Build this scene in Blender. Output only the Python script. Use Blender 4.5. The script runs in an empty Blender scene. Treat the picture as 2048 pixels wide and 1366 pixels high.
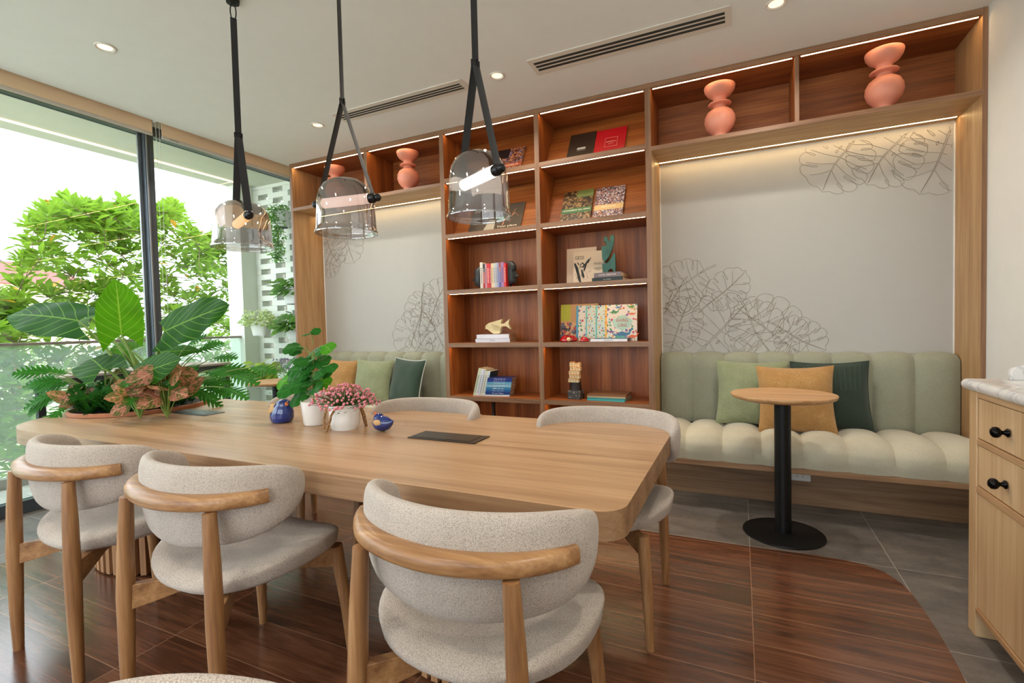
import bpy, bmesh, math, random
from mathutils import Vector, Matrix, noise
from math import sin, cos, pi, radians, sqrt, atan2
random.seed(7)
SC = bpy.context.scene
COL = SC.collection
# ------------------------------------------------------------------ camera
YAW, PIT, ROL, FPX = -0.43738, -0.0330378, -0.0246181, 979.92
CAM = Vector((0, 0, 1.2))
FW = Vector((sin(YAW)*cos(PIT), cos(YAW)*cos(PIT), sin(PIT)))
_r = Vector((cos(YAW), -sin(YAW), 0)); _u = _r.cross(FW)
RT = _r*cos(ROL)+_u*sin(ROL); UP = -_r*sin(ROL)+_u*cos(ROL)
cd = bpy.data.cameras.new('camera'); co = bpy.data.objects.new('camera', cd); COL.objects.link(co)
cd.sensor_width = 36; cd.lens = FPX/2048*36; cd.clip_start = 0.05; cd.clip_end = 300
co.matrix_world = Matrix(((RT.x, UP.x, -FW.x, CAM.x), (RT.y, UP.y, -FW.y, CAM.y), (RT.z, UP.z, -FW.z, CAM.z), (0, 0, 0, 1)))
SC.camera = co
# ------------------------------------------------------------------ world and exposure
SKY_STRENGTH = 4.4
LED_STRENGTH = 27.0
DOWN_POWER = 8.0
SC.view_settings.view_transform = 'Standard'; SC.view_settings.look = 'None'
SC.view_settings.gamma = 1.0; SC.view_settings.use_curve_mapping = False
SC.view_settings.exposure = 0.42
wd = bpy.data.worlds.new('overcast_sky'); SC.world = wd; wd.use_nodes = True
bgn = wd.node_tree.nodes['Background']; bgn.inputs[0].default_value = (0.90, 0.95, 1.0, 1); bgn.inputs[1].default_value = SKY_STRENGTH
# recessed ceiling lamps: (x, y) ; the first four are seen, the rest added for fill light
DOWNLIGHTS = [(-3.326, 1.643), (-1.462, 2.993), (-3.112, 3.016), (0.183, 3.015),
              (-3.326, -0.6), (-1.5, -0.3), (0.35, 0.6), (0.35, -1.2), (-1.5, -2.0), (-3.3, -2.3)]
CEIL = 2.87

def ray(px, py): return FW + RT*((px-1024)/FPX) - UP*((py-683)/FPX)
def at(px, py, Y):
    d = ray(px, py); return CAM + d*(Y/d.y)
def atx(px, py, X):
    d = ray(px, py); return CAM + d*(X/d.x)
def atz(px, py, Z):
    d = ray(px, py); return CAM + d*((Z-CAM.z)/d.z)

# ------------------------------------------------------------------ materials
def lin(c):
    def f(v):
        v /= 255.0
        return v/12.92 if v <= .04045 else ((v+.055)/1.055)**2.4
    return (f(c[0]), f(c[1]), f(c[2]), 1)
class NT:
    def __init__(s, name):
        s.m = bpy.data.materials.new(name); s.m.use_nodes = True
        s.t = s.m.node_tree; s.b = s.t.nodes['Principled BSDF']; s.out = s.t.nodes['Material Output']
    def n(s, typ, **kw):
        x = s.t.nodes.new(typ)
        for k, v in kw.items():
            if k.startswith('i_'):
                key = k[2:]
                x.inputs[int(key) if key.isdigit() else key.replace('_', ' ')].default_value = v
            else: setattr(x, k, v)
        return x
    def l(s, a, b): s.t.links.new(a, b)
    def coord(s, scale=(1, 1, 1), kind='Object'):
        tc = s.n('ShaderNodeTexCoord'); mp = s.n('ShaderNodeMapping'); mp.inputs['Scale'].default_value = scale
        s.l(tc.outputs[kind], mp.inputs[0]); return mp.outputs[0]
    def ramp(s, fac, stops):
        r = s.n('ShaderNodeValToRGB'); e = r.color_ramp.elements
        while len(e) < len(stops): e.new(.5)
        for k, (p, c) in enumerate(stops): e[k].position = p; e[k].color = c
        s.l(fac, r.inputs[0]); return r.outputs[0]
    def bump(s, h, strength=.2, dist=.01):
        b = s.n('ShaderNodeBump'); b.inputs['Strength'].default_value = strength; b.inputs['Distance'].default_value = dist
        s.l(h, b.inputs['Height']); s.l(b.outputs[0], s.b.inputs['Normal'])
MATS = {}
def plain(name, c, rough=.5, metal=0, coat=0, ior=1.45, var=.06, spec=.5):
    if name in MATS: return MATS[name]
    s = NT(name); co_ = s.coord((9, 9, 9)); nz = s.n('ShaderNodeTexNoise', i_Scale=1.0, i_Detail=3.0); s.l(co_, nz.inputs['Vector'])
    a = lin(c); lo = tuple(v*(1-var) for v in a[:3])+(1,); hi = tuple(min(1, v*(1+var)) for v in a[:3])+(1,)
    s.l(s.ramp(nz.outputs[0], [(.3, lo), (.7, hi)]), s.b.inputs['Base Color'])
    s.b.inputs['Roughness'].default_value = rough; s.b.inputs['Metallic'].default_value = metal
    s.b.inputs['Coat Weight'].default_value = coat; s.b.inputs['IOR'].default_value = ior
    s.b.inputs['Specular IOR Level'].default_value = spec
    MATS[name] = s.m; return s.m
def wood(name, axis, dark, mid, light, rough=.45, scale=1.0, knots=.5, fine=90):
    if name in MATS: return MATS[name]
    s = NT(name); k = {'X': 0, 'Y': 1, 'Z': 2}[axis]
    sc = [14*scale]*3; sc[k] = 1.1*scale
    c1 = s.coord(sc); n1 = s.n('ShaderNodeTexNoise', i_Scale=1.0, i_Detail=5.0, i_Roughness=.6, i_Distortion=knots); s.l(c1, n1.inputs['Vector'])
    sc2 = [fine*scale]*3; sc2[k] = 2.2*scale
    c2 = s.coord(sc2); n2 = s.n('ShaderNodeTexNoise', i_Scale=1.0, i_Detail=3.0); s.l(c2, n2.inputs['Vector'])
    mx = s.n('ShaderNodeMath', operation='MULTIPLY_ADD', i_1=.65, i_2=0.0); s.l(n1.outputs[0], mx.inputs[0])
    m2 = s.n('ShaderNodeMath', operation='MULTIPLY_ADD', i_1=.35); s.l(n2.outputs[0], m2.inputs[0]); s.l(mx.outputs[0], m2.inputs[2])
    col = s.ramp(m2.outputs[0], [(.32, lin(dark)), (.5, lin(mid)), (.68, lin(light))])
    s.l(col, s.b.inputs['Base Color']); s.b.inputs['Roughness'].default_value = rough
    s.bump(m2.outputs[0], .12, .002)
    MATS[name] = s.m; return s.m
def fabric(name, c, c2=None, scale=330, rough=.95, bump=.5, blotch=.1):
    if name in MATS: return MATS[name]
    s = NT(name); v = s.n('ShaderNodeTexVoronoi', i_Scale=float(scale)); s.l(s.coord(), v.inputs['Vector'])
    nz = s.n('ShaderNodeTexNoise', i_Scale=14.0, i_Detail=4.0); s.l(s.coord(), nz.inputs['Vector'])
    a = lin(c); b = lin(c2) if c2 else tuple(x*.72 for x in a[:3])+(1,)
    mixf = s.n('ShaderNodeMath', operation='MULTIPLY_ADD', i_1=blotch*3); s.l(nz.outputs[0], mixf.inputs[0]); s.l(v.outputs['Distance'], mixf.inputs[2])
    s.l(s.ramp(mixf.outputs[0], [(.25, a), (.95, b)]), s.b.inputs['Base Color'])
    s.b.inputs['Roughness'].default_value = rough; s.b.inputs['Sheen Weight'].default_value = .25
    s.bump(v.outputs['Distance'], bump, .003)
    MATS[name] = s.m; return s.m
def emit(name, c, strength):
    if name in MATS: return MATS[name]
    s = NT(name); s.b.inputs['Base Color'].default_value = (0.8, .8, .8, 1)
    s.b.inputs['Emission Color'].default_value = lin(c); s.b.inputs['Emission Strength'].default_value = strength
    MATS[name] = s.m; return s.m
def glass(name, tint, refl=1.0, rough=0.0, ior=1.5, haze=0):
    if name in MATS: return MATS[name]
    s = NT(name); tr = s.n('ShaderNodeBsdfTransparent'); tr.inputs[0].default_value = tint
    gl = s.n('ShaderNodeBsdfGlossy'); gl.inputs['Roughness'].default_value = rough; gl.inputs['Color'].default_value = (refl, refl, refl, 1)
    lw = s.n('ShaderNodeLayerWeight', i_Blend=.5); pw = s.n('ShaderNodeMath', operation='POWER', i_1=4.5); s.l(lw.outputs['Facing'], pw.inputs[0])
    f0 = ((ior-1)/(ior+1))**2; fr = s.n('ShaderNodeMath', operation='MULTIPLY_ADD', i_1=(1-f0)*.85, i_2=f0); s.l(pw.outputs[0], fr.inputs[0]); mx = s.n('ShaderNodeMixShader')
    s.l(fr.outputs[0], mx.inputs[0]); s.l(tr.outputs[0], mx.inputs[1]); s.l(gl.outputs[0], mx.inputs[2])
    if haze:
        df = s.n('ShaderNodeBsdfTranslucent'); df.inputs[0].default_value = (.8, .86, .82, 1); m2 = s.n('ShaderNodeMixShader'); m2.inputs[0].default_value = haze; s.l(mx.outputs[0], m2.inputs[1]); s.l(df.outputs[0], m2.inputs[2]); s.l(m2.outputs[0], s.out.inputs[0])
    else: s.l(mx.outputs[0], s.out.inputs[0])
    MATS[name] = s.m; return s.m
def leafmat(name, c, vein, trans=.35, rough=.35, veins=9, edge=None, blot=None):
    if name in MATS: return MATS[name]
    s = NT(name); tc = s.n('ShaderNodeTexCoord'); sp = s.n('ShaderNodeSeparateXYZ'); s.l(tc.outputs['UV'], sp.inputs[0])
    ab = s.n('ShaderNodeMath', operation='SUBTRACT', i_1=.5); s.l(sp.outputs[1], ab.inputs[0])
    av = s.n('ShaderNodeMath', operation='ABSOLUTE'); s.l(ab.outputs[0], av.inputs[0])
    k = s.n('ShaderNodeMath', operation='MULTIPLY_ADD', i_1=-.75); s.l(av.outputs[0], k.inputs[0]); s.l(sp.outputs[0], k.inputs[2])
    sc = s.n('ShaderNodeMath', operation='MULTIPLY', i_1=float(veins)); s.l(k.outputs[0], sc.inputs[0])
    fr = s.n('ShaderNodeMath', operation='PINGPONG', i_1=.5); s.l(sc.outputs[0], fr.inputs[0])
    l1 = s.n('ShaderNodeMath', operation='LESS_THAN', i_1=.035); s.l(fr.outputs[0], l1.inputs[0])
    l2 = s.n('ShaderNodeMath', operation='LESS_THAN', i_1=.018); s.l(av.outputs[0], l2.inputs[0])
    mxx = s.n('ShaderNodeMath', operation='MAXIMUM'); s.l(l1.outputs[0], mxx.inputs[0]); s.l(l2.outputs[0], mxx.inputs[1])
    nz = s.n('ShaderNodeTexNoise', i_Scale=(45.0 if blot else 7.0), i_Detail=3.0); s.l(tc.outputs['Object'], nz.inputs['Vector'])
    a = lin(c); b2 = lin(blot) if blot else tuple(v*1.5 for v in a[:3])+(1,)
    base = s.ramp(nz.outputs[0], [(.44 if blot else .3, a), (.56 if blot else .75, b2)])
    mc = s.n('ShaderNodeMix', data_type='RGBA'); s.l(mxx.outputs[0], mc.inputs[0]); s.l(base, mc.inputs[6]); mc.inputs[7].default_value = lin(vein)
    s.l(mc.outputs[2], s.b.inputs['Base Color']); s.b.inputs['Roughness'].default_value = rough
    tl = s.n('ShaderNodeBsdfTranslucent'); ms = s.n('ShaderNodeMixShader'); ms.inputs[0].default_value = trans
    br = s.n('ShaderNodeMix', data_type='RGBA', blend_type='MULTIPLY'); br.inputs[0].default_value = 1; s.l(mc.outputs[2], br.inputs[6]); br.inputs[7].default_value = (1.6, 1.7, .8, 1)
    s.b.inputs['Specular IOR Level'].default_value = .04
    s.l(br.outputs[2], tl.inputs[0]); s.l(s.b.outputs[0], ms.inputs[1]); s.l(tl.outputs[0], ms.inputs[2]); s.l(ms.outputs[0], s.out.inputs[0])
    MATS[name] = s.m; return s.m

SHELF_D, SHELF_M, SHELF_L = (96, 48, 18), (142, 78, 34), (174, 108, 54)
WZ = wood('shelf_wood_vertical', 'Z', SHELF_D, SHELF_M, SHELF_L)
WX = wood('shelf_wood_lengthwise', 'X', SHELF_D, SHELF_M, SHELF_L)
WF = wood('shelf_front_edge_wood', 'X', (110, 76, 52), (140, 101, 72), (160, 121, 90))
WFZ = wood('shelf_post_edge_wood', 'Z', (110, 76, 52), (140, 101, 72), (160, 121, 90))
WOAKZ = wood('niche_oak_vertical', 'Z', (150, 112, 72), (180, 140, 96), (200, 164, 120))
WOAKX = wood('niche_oak_lengthwise', 'X', (150, 112, 72), (180, 140, 96), (200, 164, 120))
WPLN = wood('plinth_wood', 'X', (112, 84, 60), (146, 113, 84), (168, 135, 104), scale=.8, knots=1.2)
WTAB = wood('table_top_oak', 'X', (146, 110, 78), (176, 139, 103), (196, 160, 124), rough=.3, scale=.7)
WTABE = wood('table_edge_oak', 'X', (112, 82, 56), (150, 114, 82), (172, 137, 103), rough=.45)
WCH = wood('chair_ash', 'Z', (112, 74, 44), (150, 106, 66), (176, 134, 90), rough=.38, scale=1.3, knots=.8)
WCHX = wood('chair_rail_ash', 'X', (122, 82, 50), (160, 116, 74), (188, 146, 100), rough=.33, scale=1.3, knots=.8)
WCAB = wood('cabinet_oak', 'Z', (168, 132, 92), (196, 160, 118), (214, 182, 142), scale=.8)
WCABY = wood('cabinet_frame_oak', 'Y', (158, 118, 80), (184, 144, 104), (204, 168, 128))
WHITE = plain('white_gloss_ceramic', (236, 234, 230), .25, coat=.3)
BLK = plain('black_metal', (18, 19, 20), .42, .3)
BLKSTRAP = fabric('black_leather_strap', (24, 25, 27), (14, 14, 15), 500, .6, .15)
FAB = fabric('oatmeal_bouclé'.replace('é', 'e'), (206, 193, 181), (158, 145, 133), 420, .95, .5)
SAGE = fabric('sage_upholstery', (166, 166, 144), (142, 142, 120), 420, .95, .3)
SEATF = fabric('lit_sage_seat_upholstery', (206, 200, 178), (180, 174, 152), 420, .95, .3)  # paler copy of the sage cloth, light on the seat top put into its colour
CORAL = plain('matt_coral_ceramic', (226, 146, 120), .42, var=.03)
LEDM = emit('warm_led', (255, 210, 152), LED_STRENGTH)
PAPER = plain('book_paper', (226, 205, 165), .9)

# ------------------------------------------------------------------ mesh building
class MB:
    def __init__(s): s.v = []; s.f = []; s.mi = []; s.uv = {}; s.M = None; s.cur = 0; s.sm = []
    def add(s, vs, fs, smooth=False, uvs=None):
        o = len(s.v)
        for p in vs:
            p = Vector(p)
            if s.M is not None: p = s.M @ p
            s.v.append(p)
        for f in fs:
            s.f.append([i+o for i in f]); s.mi.append(s.cur); s.sm.append(smooth)
        if uvs:
            for i, uv in enumerate(uvs): s.uv[o+i] = uv
        return s
    def box(s, x0, x1, y0, y1, z0, z1):
        vs = [(x, y, z) for z in (z0, z1) for y in (y0, y1) for x in (x0, x1)]
        return s.add(vs, [(0, 2, 3, 1), (4, 5, 7, 6), (0, 1, 5, 4), (2, 6, 7, 3), (0, 4, 6, 2), (1, 3, 7, 5)])
    def grid(s, nu, nv, fn, cu=False, cv=False, smooth=True, uv=False, flip=False):
        vs = []; uvs = []
        for i in range(nu):
            for j in range(nv):
                a = i/(nu if cu else nu-1); b = j/(nv if cv else nv-1)
                vs.append(fn(a, b)); uvs.append((a, b))
        fs = []
        for i in range(nu if cu else nu-1):
            for j in range(nv if cv else nv-1):
                q = (i*nv+j, ((i+1) % nu)*nv+j, ((i+1) % nu)*nv+(j+1) % nv, i*nv+(j+1) % nv)
                fs.append(q[::-1] if flip else q)
        return s.add(vs, fs, smooth, uvs if uv else None)
    def lathe(s, prof, n=32, c=(0, 0, 0), cap=True, smooth=True):
        vs = []; m = len(prof)
        for i in range(n):
            a = 2*pi*i/n
            for r, z in prof: vs.append((c[0]+r*cos(a), c[1]+r*sin(a), c[2]+z))
        fs = [(i*m+j, ((i+1) % n)*m+j, ((i+1) % n)*m+j+1, i*m+j+1) for i in range(n) for j in range(m-1)]
        if cap:
            if prof[0][0] > 1e-5: fs.append([i*m for i in range(n)][::-1])
            if prof[-1][0] > 1e-5: fs.append([i*m+m-1 for i in range(n)])
        return s.add(vs, fs, smooth)
    def tube(s, pts, r, n=10, r2=None, caps=True, up=None, power=2.0):
        pts = [Vector(p) for p in pts]; m = len(pts)
        rr = r if isinstance(r, (list, tuple)) else [r]*m
        r2l = r2 if isinstance(r2, (list, tuple)) else ([r2]*m if r2 else rr)
        prev = Vector(up) if up else None; vs = []
        for i, p in enumerate(pts):
            t = (pts[min(i+1, m-1)]-pts[max(i-1, 0)]).normalized()
            if prev is None:
                prev = Vector((0, 0, 1)) if abs(t.z) < .9 else Vector((1, 0, 0))
            a = (prev - t*prev.dot(t))
            if a.length < 1e-6: a = t.orthogonal()
            a.normalize(); b = t.cross(a); 
            if not up: prev = a
            for k in range(n):
                an = 2*pi*k/n; ca, sa = cos(an), sin(an)
                ca = math.copysign(abs(ca)**(2/power), ca); sa = math.copysign(abs(sa)**(2/power), sa)
                vs.append(p + a*(ca*rr[i]) + b*(sa*r2l[i]))
        fs = [(i*n+k, i*n+(k+1) % n, (i+1)*n+(k+1) % n, (i+1)*n+k) for i in range(m-1) for k in range(n)]
        if caps: fs.append(list(range(n))[::-1]); fs.append([(m-1)*n+k for k in range(n)])
        return s.add(vs, fs, True)
    def prism(s, poly, d0, d1, plane='XY', smooth=False):
        n = len(poly)
        mk = {'XY': lambda a, b, d: (a, b, d), 'XZ': lambda a, b, d: (a, d, b), 'YZ': lambda a, b, d: (d, a, b)}[plane]
        vs = [mk(a, b, d0) for a, b in poly]+[mk(a, b, d1) for a, b in poly]
        fs = [list(range(n))[::-1], list(range(n, 2*n))]+[(i, (i+1) % n, n+(i+1) % n, n+i) for i in range(n)]
        return s.add(vs, fs, smooth)
    def ball(s, c, r, n=12, m=8, sq=(1, 1, 1)):
        return s.grid(n, m+1, lambda a, b: (c[0]+r*sq[0]*cos(2*pi*a)*sin(pi*b), c[1]+r*sq[1]*sin(2*pi*a)*sin(pi*b), c[2]-r*sq[2]*cos(pi*b)), cu=True)
    def build(s, name, mats, parent=None, bevel=0, sub=0, autosmooth=True, seg=2):
        me = bpy.data.meshes.new(name); me.from_pydata([tuple(v) for v in s.v], [], s.f)
        ml = mats if isinstance(mats, (list, tuple)) else [mats]
        for m in ml: me.materials.append(m)
        for p, mi, sm in zip(me.polygons, s.mi, s.sm): p.material_index = min(mi, len(ml)-1); p.use_smooth = sm
        if s.uv:
            ul = me.uv_layers.new(name='UVMap')
            for lp in me.loops:
                if lp.vertex_index in s.uv: ul.data[lp.index].uv = s.uv[lp.vertex_index]
        bm = bmesh.new(); bm.from_mesh(me); bmesh.ops.remove_doubles(bm, verts=bm.verts, dist=1e-6); bmesh.ops.recalc_face_normals(bm, faces=bm.faces); bm.to_mesh(me); bm.free()
        me.set_sharp_from_angle(angle=radians(50))
        o = bpy.data.objects.new(name, me); COL.objects.link(o)
        if parent: o.parent = parent
        if bevel:
            b = o.modifiers.new('bevel', 'BEVEL'); b.width = bevel; b.segments = seg; b.limit_method = 'ANGLE'; b.angle_limit = radians(40)
        if sub:
            b = o.modifiers.new('subsurf', 'SUBSURF'); b.levels = sub; b.render_levels = sub
        return o
def tag(o, label, cat, group=None, kind=None):
    o['label'] = label; o['category'] = cat
    if group: o['group'] = group
    if kind: o['kind'] = kind
    return o
def thing(name, label, cat, loc=(0, 0, 0), rz=0, group=None):
    o = bpy.data.objects.new(name, None); COL.objects.link(o); o.location = loc; o.rotation_euler = (0, 0, rz)
    o.empty_display_size = .05
    return tag(o, label, cat, group)
def struct(o): o['kind'] = 'structure'; return o
def dup(root, loc, rz, label, group=None):
    r = root.copy(); COL.objects.link(r); r.location = loc; r.rotation_euler = (0, 0, rz); r['label'] = label
    if group: r['group'] = group
    def rec(src, dst):
        for ch in list(src.children):
            c = ch.copy(); COL.objects.link(c); c.parent = dst; rec(ch, c)
    rec(root, r); return r
def text(body, size, mat, parent, M, name='lettering', ext=.0004, align='CENTER', fit=None):
    cu = bpy.data.curves.new('t', 'FONT'); cu.body = body; cu.size = size; cu.extrude = ext; cu.align_x = align; cu.align_y = 'CENTER'; cu.resolution_u = 2
    t = bpy.data.objects.new('t', cu); COL.objects.link(t)
    bpy.context.view_layer.update()
    me = bpy.data.meshes.new_from_object(t.evaluated_get(bpy.context.evaluated_depsgraph_get())); bpy.data.objects.remove(t)
    if fit:
        xs = [v.co.x for v in me.vertices]; w = max(xs)-min(xs)
        if w > 0: me.transform(Matrix.Scale(fit/w, 4, (1, 0, 0)))
    me.transform(M); me.materials.clear(); me.materials.append(mat)
    o = bpy.data.objects.new(name, me); COL.objects.link(o); o.parent = parent; return o
FACE = Matrix.Rotation(pi/2, 4, 'X')          # lettering standing up, read from -y

# ================================================================== ROOM
XL, XR, YB, YF = -4.45, 1.235, 4.0, -3.4
# floor: stone with the wood-look field laid into it
def tile_mat(name, cols, nx, ny, ox, oy, grout, rough, grain=True, off=0.0):
    s = NT(name); tc = s.n('ShaderNodeTexCoord'); sp = s.n('ShaderNodeSeparateXYZ'); s.l(tc.outputs['Object'], sp.inputs[0])
    def cell(out, size, o):
        a = s.n('ShaderNodeMath', operation='SUBTRACT', i_1=o); s.l(out, a.inputs[0])
        d = s.n('ShaderNodeMath', operation='DIVIDE', i_1=size); s.l(a.outputs[0], d.inputs[0])
        fl = s.n('ShaderNodeMath', operation='FLOOR'); s.l(d.outputs[0], fl.inputs[0])
        pp = s.n('ShaderNodeMath', operation='PINGPONG', i_1=.5); s.l(d.outputs[0], pp.inputs[0])
        lt = s.n('ShaderNodeMath', operation='LESS_THAN', i_1=.0016/size); s.l(pp.outputs[0], lt.inputs[0])
        return fl.outputs[0], lt.outputs[0]
    fx, gx = cell(sp.outputs[0], nx, ox); fy, gy = cell(sp.outputs[1], ny, oy)
    cb = s.n('ShaderNodeCombineXYZ'); s.l(fx, cb.inputs[0]); s.l(fy, cb.inputs[1])
    wn = s.n('ShaderNodeTexWhiteNoise', noise_dimensions='3D'); s.l(cb.outputs[0], wn.inputs['Vector'])
    add = s.n('ShaderNodeVectorMath', operation='MULTIPLY_ADD'); s.l(wn.outputs['Color'], add.inputs[0]); add.inputs[1].default_value = (30, 30, 30); s.l(tc.outputs['Object'], add.inputs[2])
    mp = s.n('ShaderNodeMapping'); mp.inputs['Scale'].default_value = (1.6, 16, 1) if grain else (5, 9, 1); s.l(add.outputs[0], mp.inputs[0])
    nz = s.n('ShaderNodeTexNoise', i_Scale=1.0, i_Detail=6.0, i_Roughness=.62, i_Distortion=.9 if grain else .2); s.l(mp.outputs[0], nz.inputs['Vector'])
    fine = s.n('ShaderNodeTexNoise', i_Scale=1.0, i_Detail=2.0); mp2 = s.n('ShaderNodeMapping'); mp2.inputs['Scale'].default_value = (5, 120, 1) if grain else (60, 160, 1); s.l(add.outputs[0], mp2.inputs[0]); s.l(mp2.outputs[0], fine.inputs['Vector'])
    m1 = s.n('ShaderNodeMath', operation='MULTIPLY_ADD', i_1=.28); s.l(fine.outputs[0], m1.inputs[0])
    m0 = s.n('ShaderNodeMath', operation='MULTIPLY', i_1=.72); s.l(nz.outputs[0], m0.inputs[0]); s.l(m0.outputs[0], m1.inputs[2])
    wv = s.n('ShaderNodeMath', operation='MULTIPLY_ADD', i_1=.06); s.l(wn.outputs['Value'], wv.inputs[0]); s.l(m1.outputs[0], wv.inputs[2])
    col = s.ramp(wv.outputs[0], [(.36, lin(cols[0])), (.52, lin(cols[1])), (.68, lin(cols[2]))])
    g = s.n('ShaderNodeMath', operation='MAXIMUM'); s.l(gx, g.inputs[0]); s.l(gy, g.inputs[1])
    mc = s.n('ShaderNodeMix', data_type='RGBA'); s.l(g.outputs[0], mc.inputs[0]); s.l(col, mc.inputs[6]); mc.inputs[7].default_value = lin(grout)
    s.l(mc.outputs[2], s.b.inputs['Base Color']); s.b.inputs['Roughness'].default_value = rough; s.b.inputs['IOR'].default_value = 1.75 if grain else 1.5
    inv = s.n('ShaderNodeMath', operation='MULTIPLY_ADD', i_1=-.6); s.l(g.outputs[0], inv.inputs[0]); s.l(m1.outputs[0], inv.inputs[2]); s.bump(inv.outputs[0], .15, .002)
    return s.m
STONE = tile_mat('grey_stone_tile', ((82, 76, 72), (104, 97, 91), (122, 115, 108)), .625, .64, .033, 2.84, (168, 160, 150), .5, False)
WTILE = tile_mat('reddish_wood_look_tile', ((56, 32, 22), (94, 57, 39), (120, 78, 55)), 1.04, .2065, .033, .944, (150, 110, 84), .2, True)
f = MB(); f.box(XL-.02, XR, YF, YB, -.1, 0)
curve = [(-3.55, 2.80), (-3.2, 2.825), (0.0, 2.826), (.303, 2.843), (.45, 2.838), (.535, 2.822), (.60, 2.77), (.64, 2.69), (.658, 2.6), (.664, 2.49), (.667, 2.30), (.662, 2.14), (.655, 2.02), (.64, 1.7), (.62, 1.2), (.6, -2.9), (-3.6, -2.9)]
f.cur = 1; f.prism(curve, 0.0, .0025)
struct(f.build('floor', [STONE, WTILE]))
CEILM = plain('ceiling_paint', (237, 236, 232), .9, var=.01)
WALLM = plain('wall_paint', (222, 219, 213), .9, var=.015)
c = MB(); c.box(-4.15, XR, YF, YB, CEIL, CEIL+.2); c.box(XL-.1, -4.15, YF, YB, 3.05, CEIL+.2)
struct(c.build('ceiling', CEILM))
w = MB(); w.box(XL-.1, XR+.1, YB, YB+.12, 0, 3.1); struct(w.build('wall_back', WALLM))
w = MB(); w.box(XR, XR+.12, YF, YB, 0, 3.1); struct(w.build('wall_right', WALLM))
w = MB(); w.box(XL-.1, XR+.1, YF-.12, YF, 2.7, 3.1); w.box(XL-.1, -3.9, YF-.12, YF, 0, 2.7); w.box(.8, XR+.1, YF-.12, YF, 0, 2.7); w.box(-3.9, .8, YF-.12, YF, 0, .4); struct(w.build('wall_front', WALLM))
w = MB(); w.box(XL-.1, XL, YF, YB, 2.93, 3.05); w.box(XL-.1, XL, YF, -2.9, 0, 3.05); struct(w.build('wall_left', WALLM))
# window wall
ALU = plain('dark_slate_aluminium', (84, 92, 100), .35, .6)
ALUL = plain('silver_grey_aluminium', (146, 150, 154), .35, .6)
GLZ = glass('window_glass', (.90, .925, .93, 1), .8)
for n, (y0, y1) in enumerate(((2.47, 3.99), (-0.2, 2.47), (-2.9, -0.2))):
    r = bpy.data.objects.new('window_%d' % (n+1), None); COL.objects.link(r); struct(r); r.location = (XL, (y0+y1)/2, 0)
    cy = (y0+y1)/2; h = (y1-y0)/2
    m = MB(); m.box(-.06, .02, -h, h, 0, .085); m.box(-.06, .02, -h, h, 2.85, 2.93)
    m.box(-.06, .02, -h, -h+.035, .085, 2.85); m.box(-.06, .02, h-.035, h, .085, 2.85)
    m.build('frame', ALU, r, .004)
    m = MB(); m.box(-.05, -.03, -h+.035, -h+.06, .085, 2.85); m.box(-.05, -.03, h-.06, h-.035, .085, 2.85); m.box(.021, .03, h-.03, h-.018, .1, 2.85); m.build('sash_profile', ALUL, r, .002)
    m = MB(); m.box(-.032, -.024, -h+.04, h-.04, .08, 2.86); m.build('glass_pane', GLZ, r)
r = bpy.data.objects.new('window_4', None); COL.objects.link(r); struct(r); r.location = (-1.55, YF, .4)  # unseen window, added to let daylight in from behind the camera
m = MB(); m.box(-2.35, 2.35, -.09, -.03, 0, .06); m.box(-2.35, 2.35, -.09, -.03, 2.24, 2.3); m.box(-2.35, -2.29, -.09, -.03, .06, 2.24); m.box(2.29, 2.35, -.09, -.03, .06, 2.24); m.box(-.03, .03, -.09, -.03, .06, 2.24); m.build('frame', ALU, r, .004)
m = MB(); m.box(-2.3, -.03, -.065, -.055, .05, 2.25); m.box(.03, 2.3, -.065, -.055, .05, 2.25); m.build('glass_pane', GLZ, r)
# roller blinds in the ceiling pocket
BL = fabric('beige_blind_cloth', (248, 220, 178), (240, 210, 168), 700, .9, .1)
def blind(y0, y1, label, tagged):
    t = thing('roller_blind', label, 'blind', (-4.27, (y0+y1)/2, 0), group=None); h = (y1-y0)/2
    m = MB(); m.tube([(0, -h, 2.98), (0, h, 2.98)], .045, 20); m.build('roller', BL, t)
    m = MB(); m.box(.043, .046, -h, h, 2.80, 2.98); m.build('cloth', BL, t)
    m = MB(); m.box(.036, .053, -h, h, 2.775, 2.80); m.build('hem_bar', plain('pale_hem', (208, 200, 186), .5), t, .004)
    for q in (-h-.012, h): m = MB(); m.box(-.05, .05, q, q+.012, 2.92, 3.05); m.build('bracket', plain('white_plastic', (225, 225, 222), .4), t, .004)
    if tagged:
        text('coolmax', .022, plain('grey_print', (120, 120, 120), .6), t, Matrix.Translation((.054, -h+.09, 2.788)) @ Matrix.Rotation(pi/2, 4, 'Z') @ FACE, 'lettering', .0003)
blind(-.15, 2.385, 'beige rolled-up blind over the wide window pane at the left edge', False)
blind(2.455, 3.72, 'beige rolled-up blind over the narrower pane next to the wooden bookcase', True)
m = MB()
def chain(m, pts, r=.0035):
    for a, b in zip(pts[:-1], pts[1:]):
        a = Vector(a); b = Vector(b); n = max(2, int((b-a).length/.012))
        for i in range(n): m.ball(a.lerp(b, i/n), r, 6, 4)
chain(m, [(-4.24, 2.42, 2.98), (-4.24, 2.42, 1.15)]); chain(m, [(-4.24, 2.447, 1.15), (-4.24, 2.447, 2.98)]); chain(m, [(-4.24, 2.42, 1.15), (-4.24, 2.433, 1.135), (-4.24, 2.447, 1.15)])
tag(m.build('blind_chain', plain('white_plastic', (225, 225, 222), .4)), 'white beaded pull chain hanging between the two roller blinds', 'chain')

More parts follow.
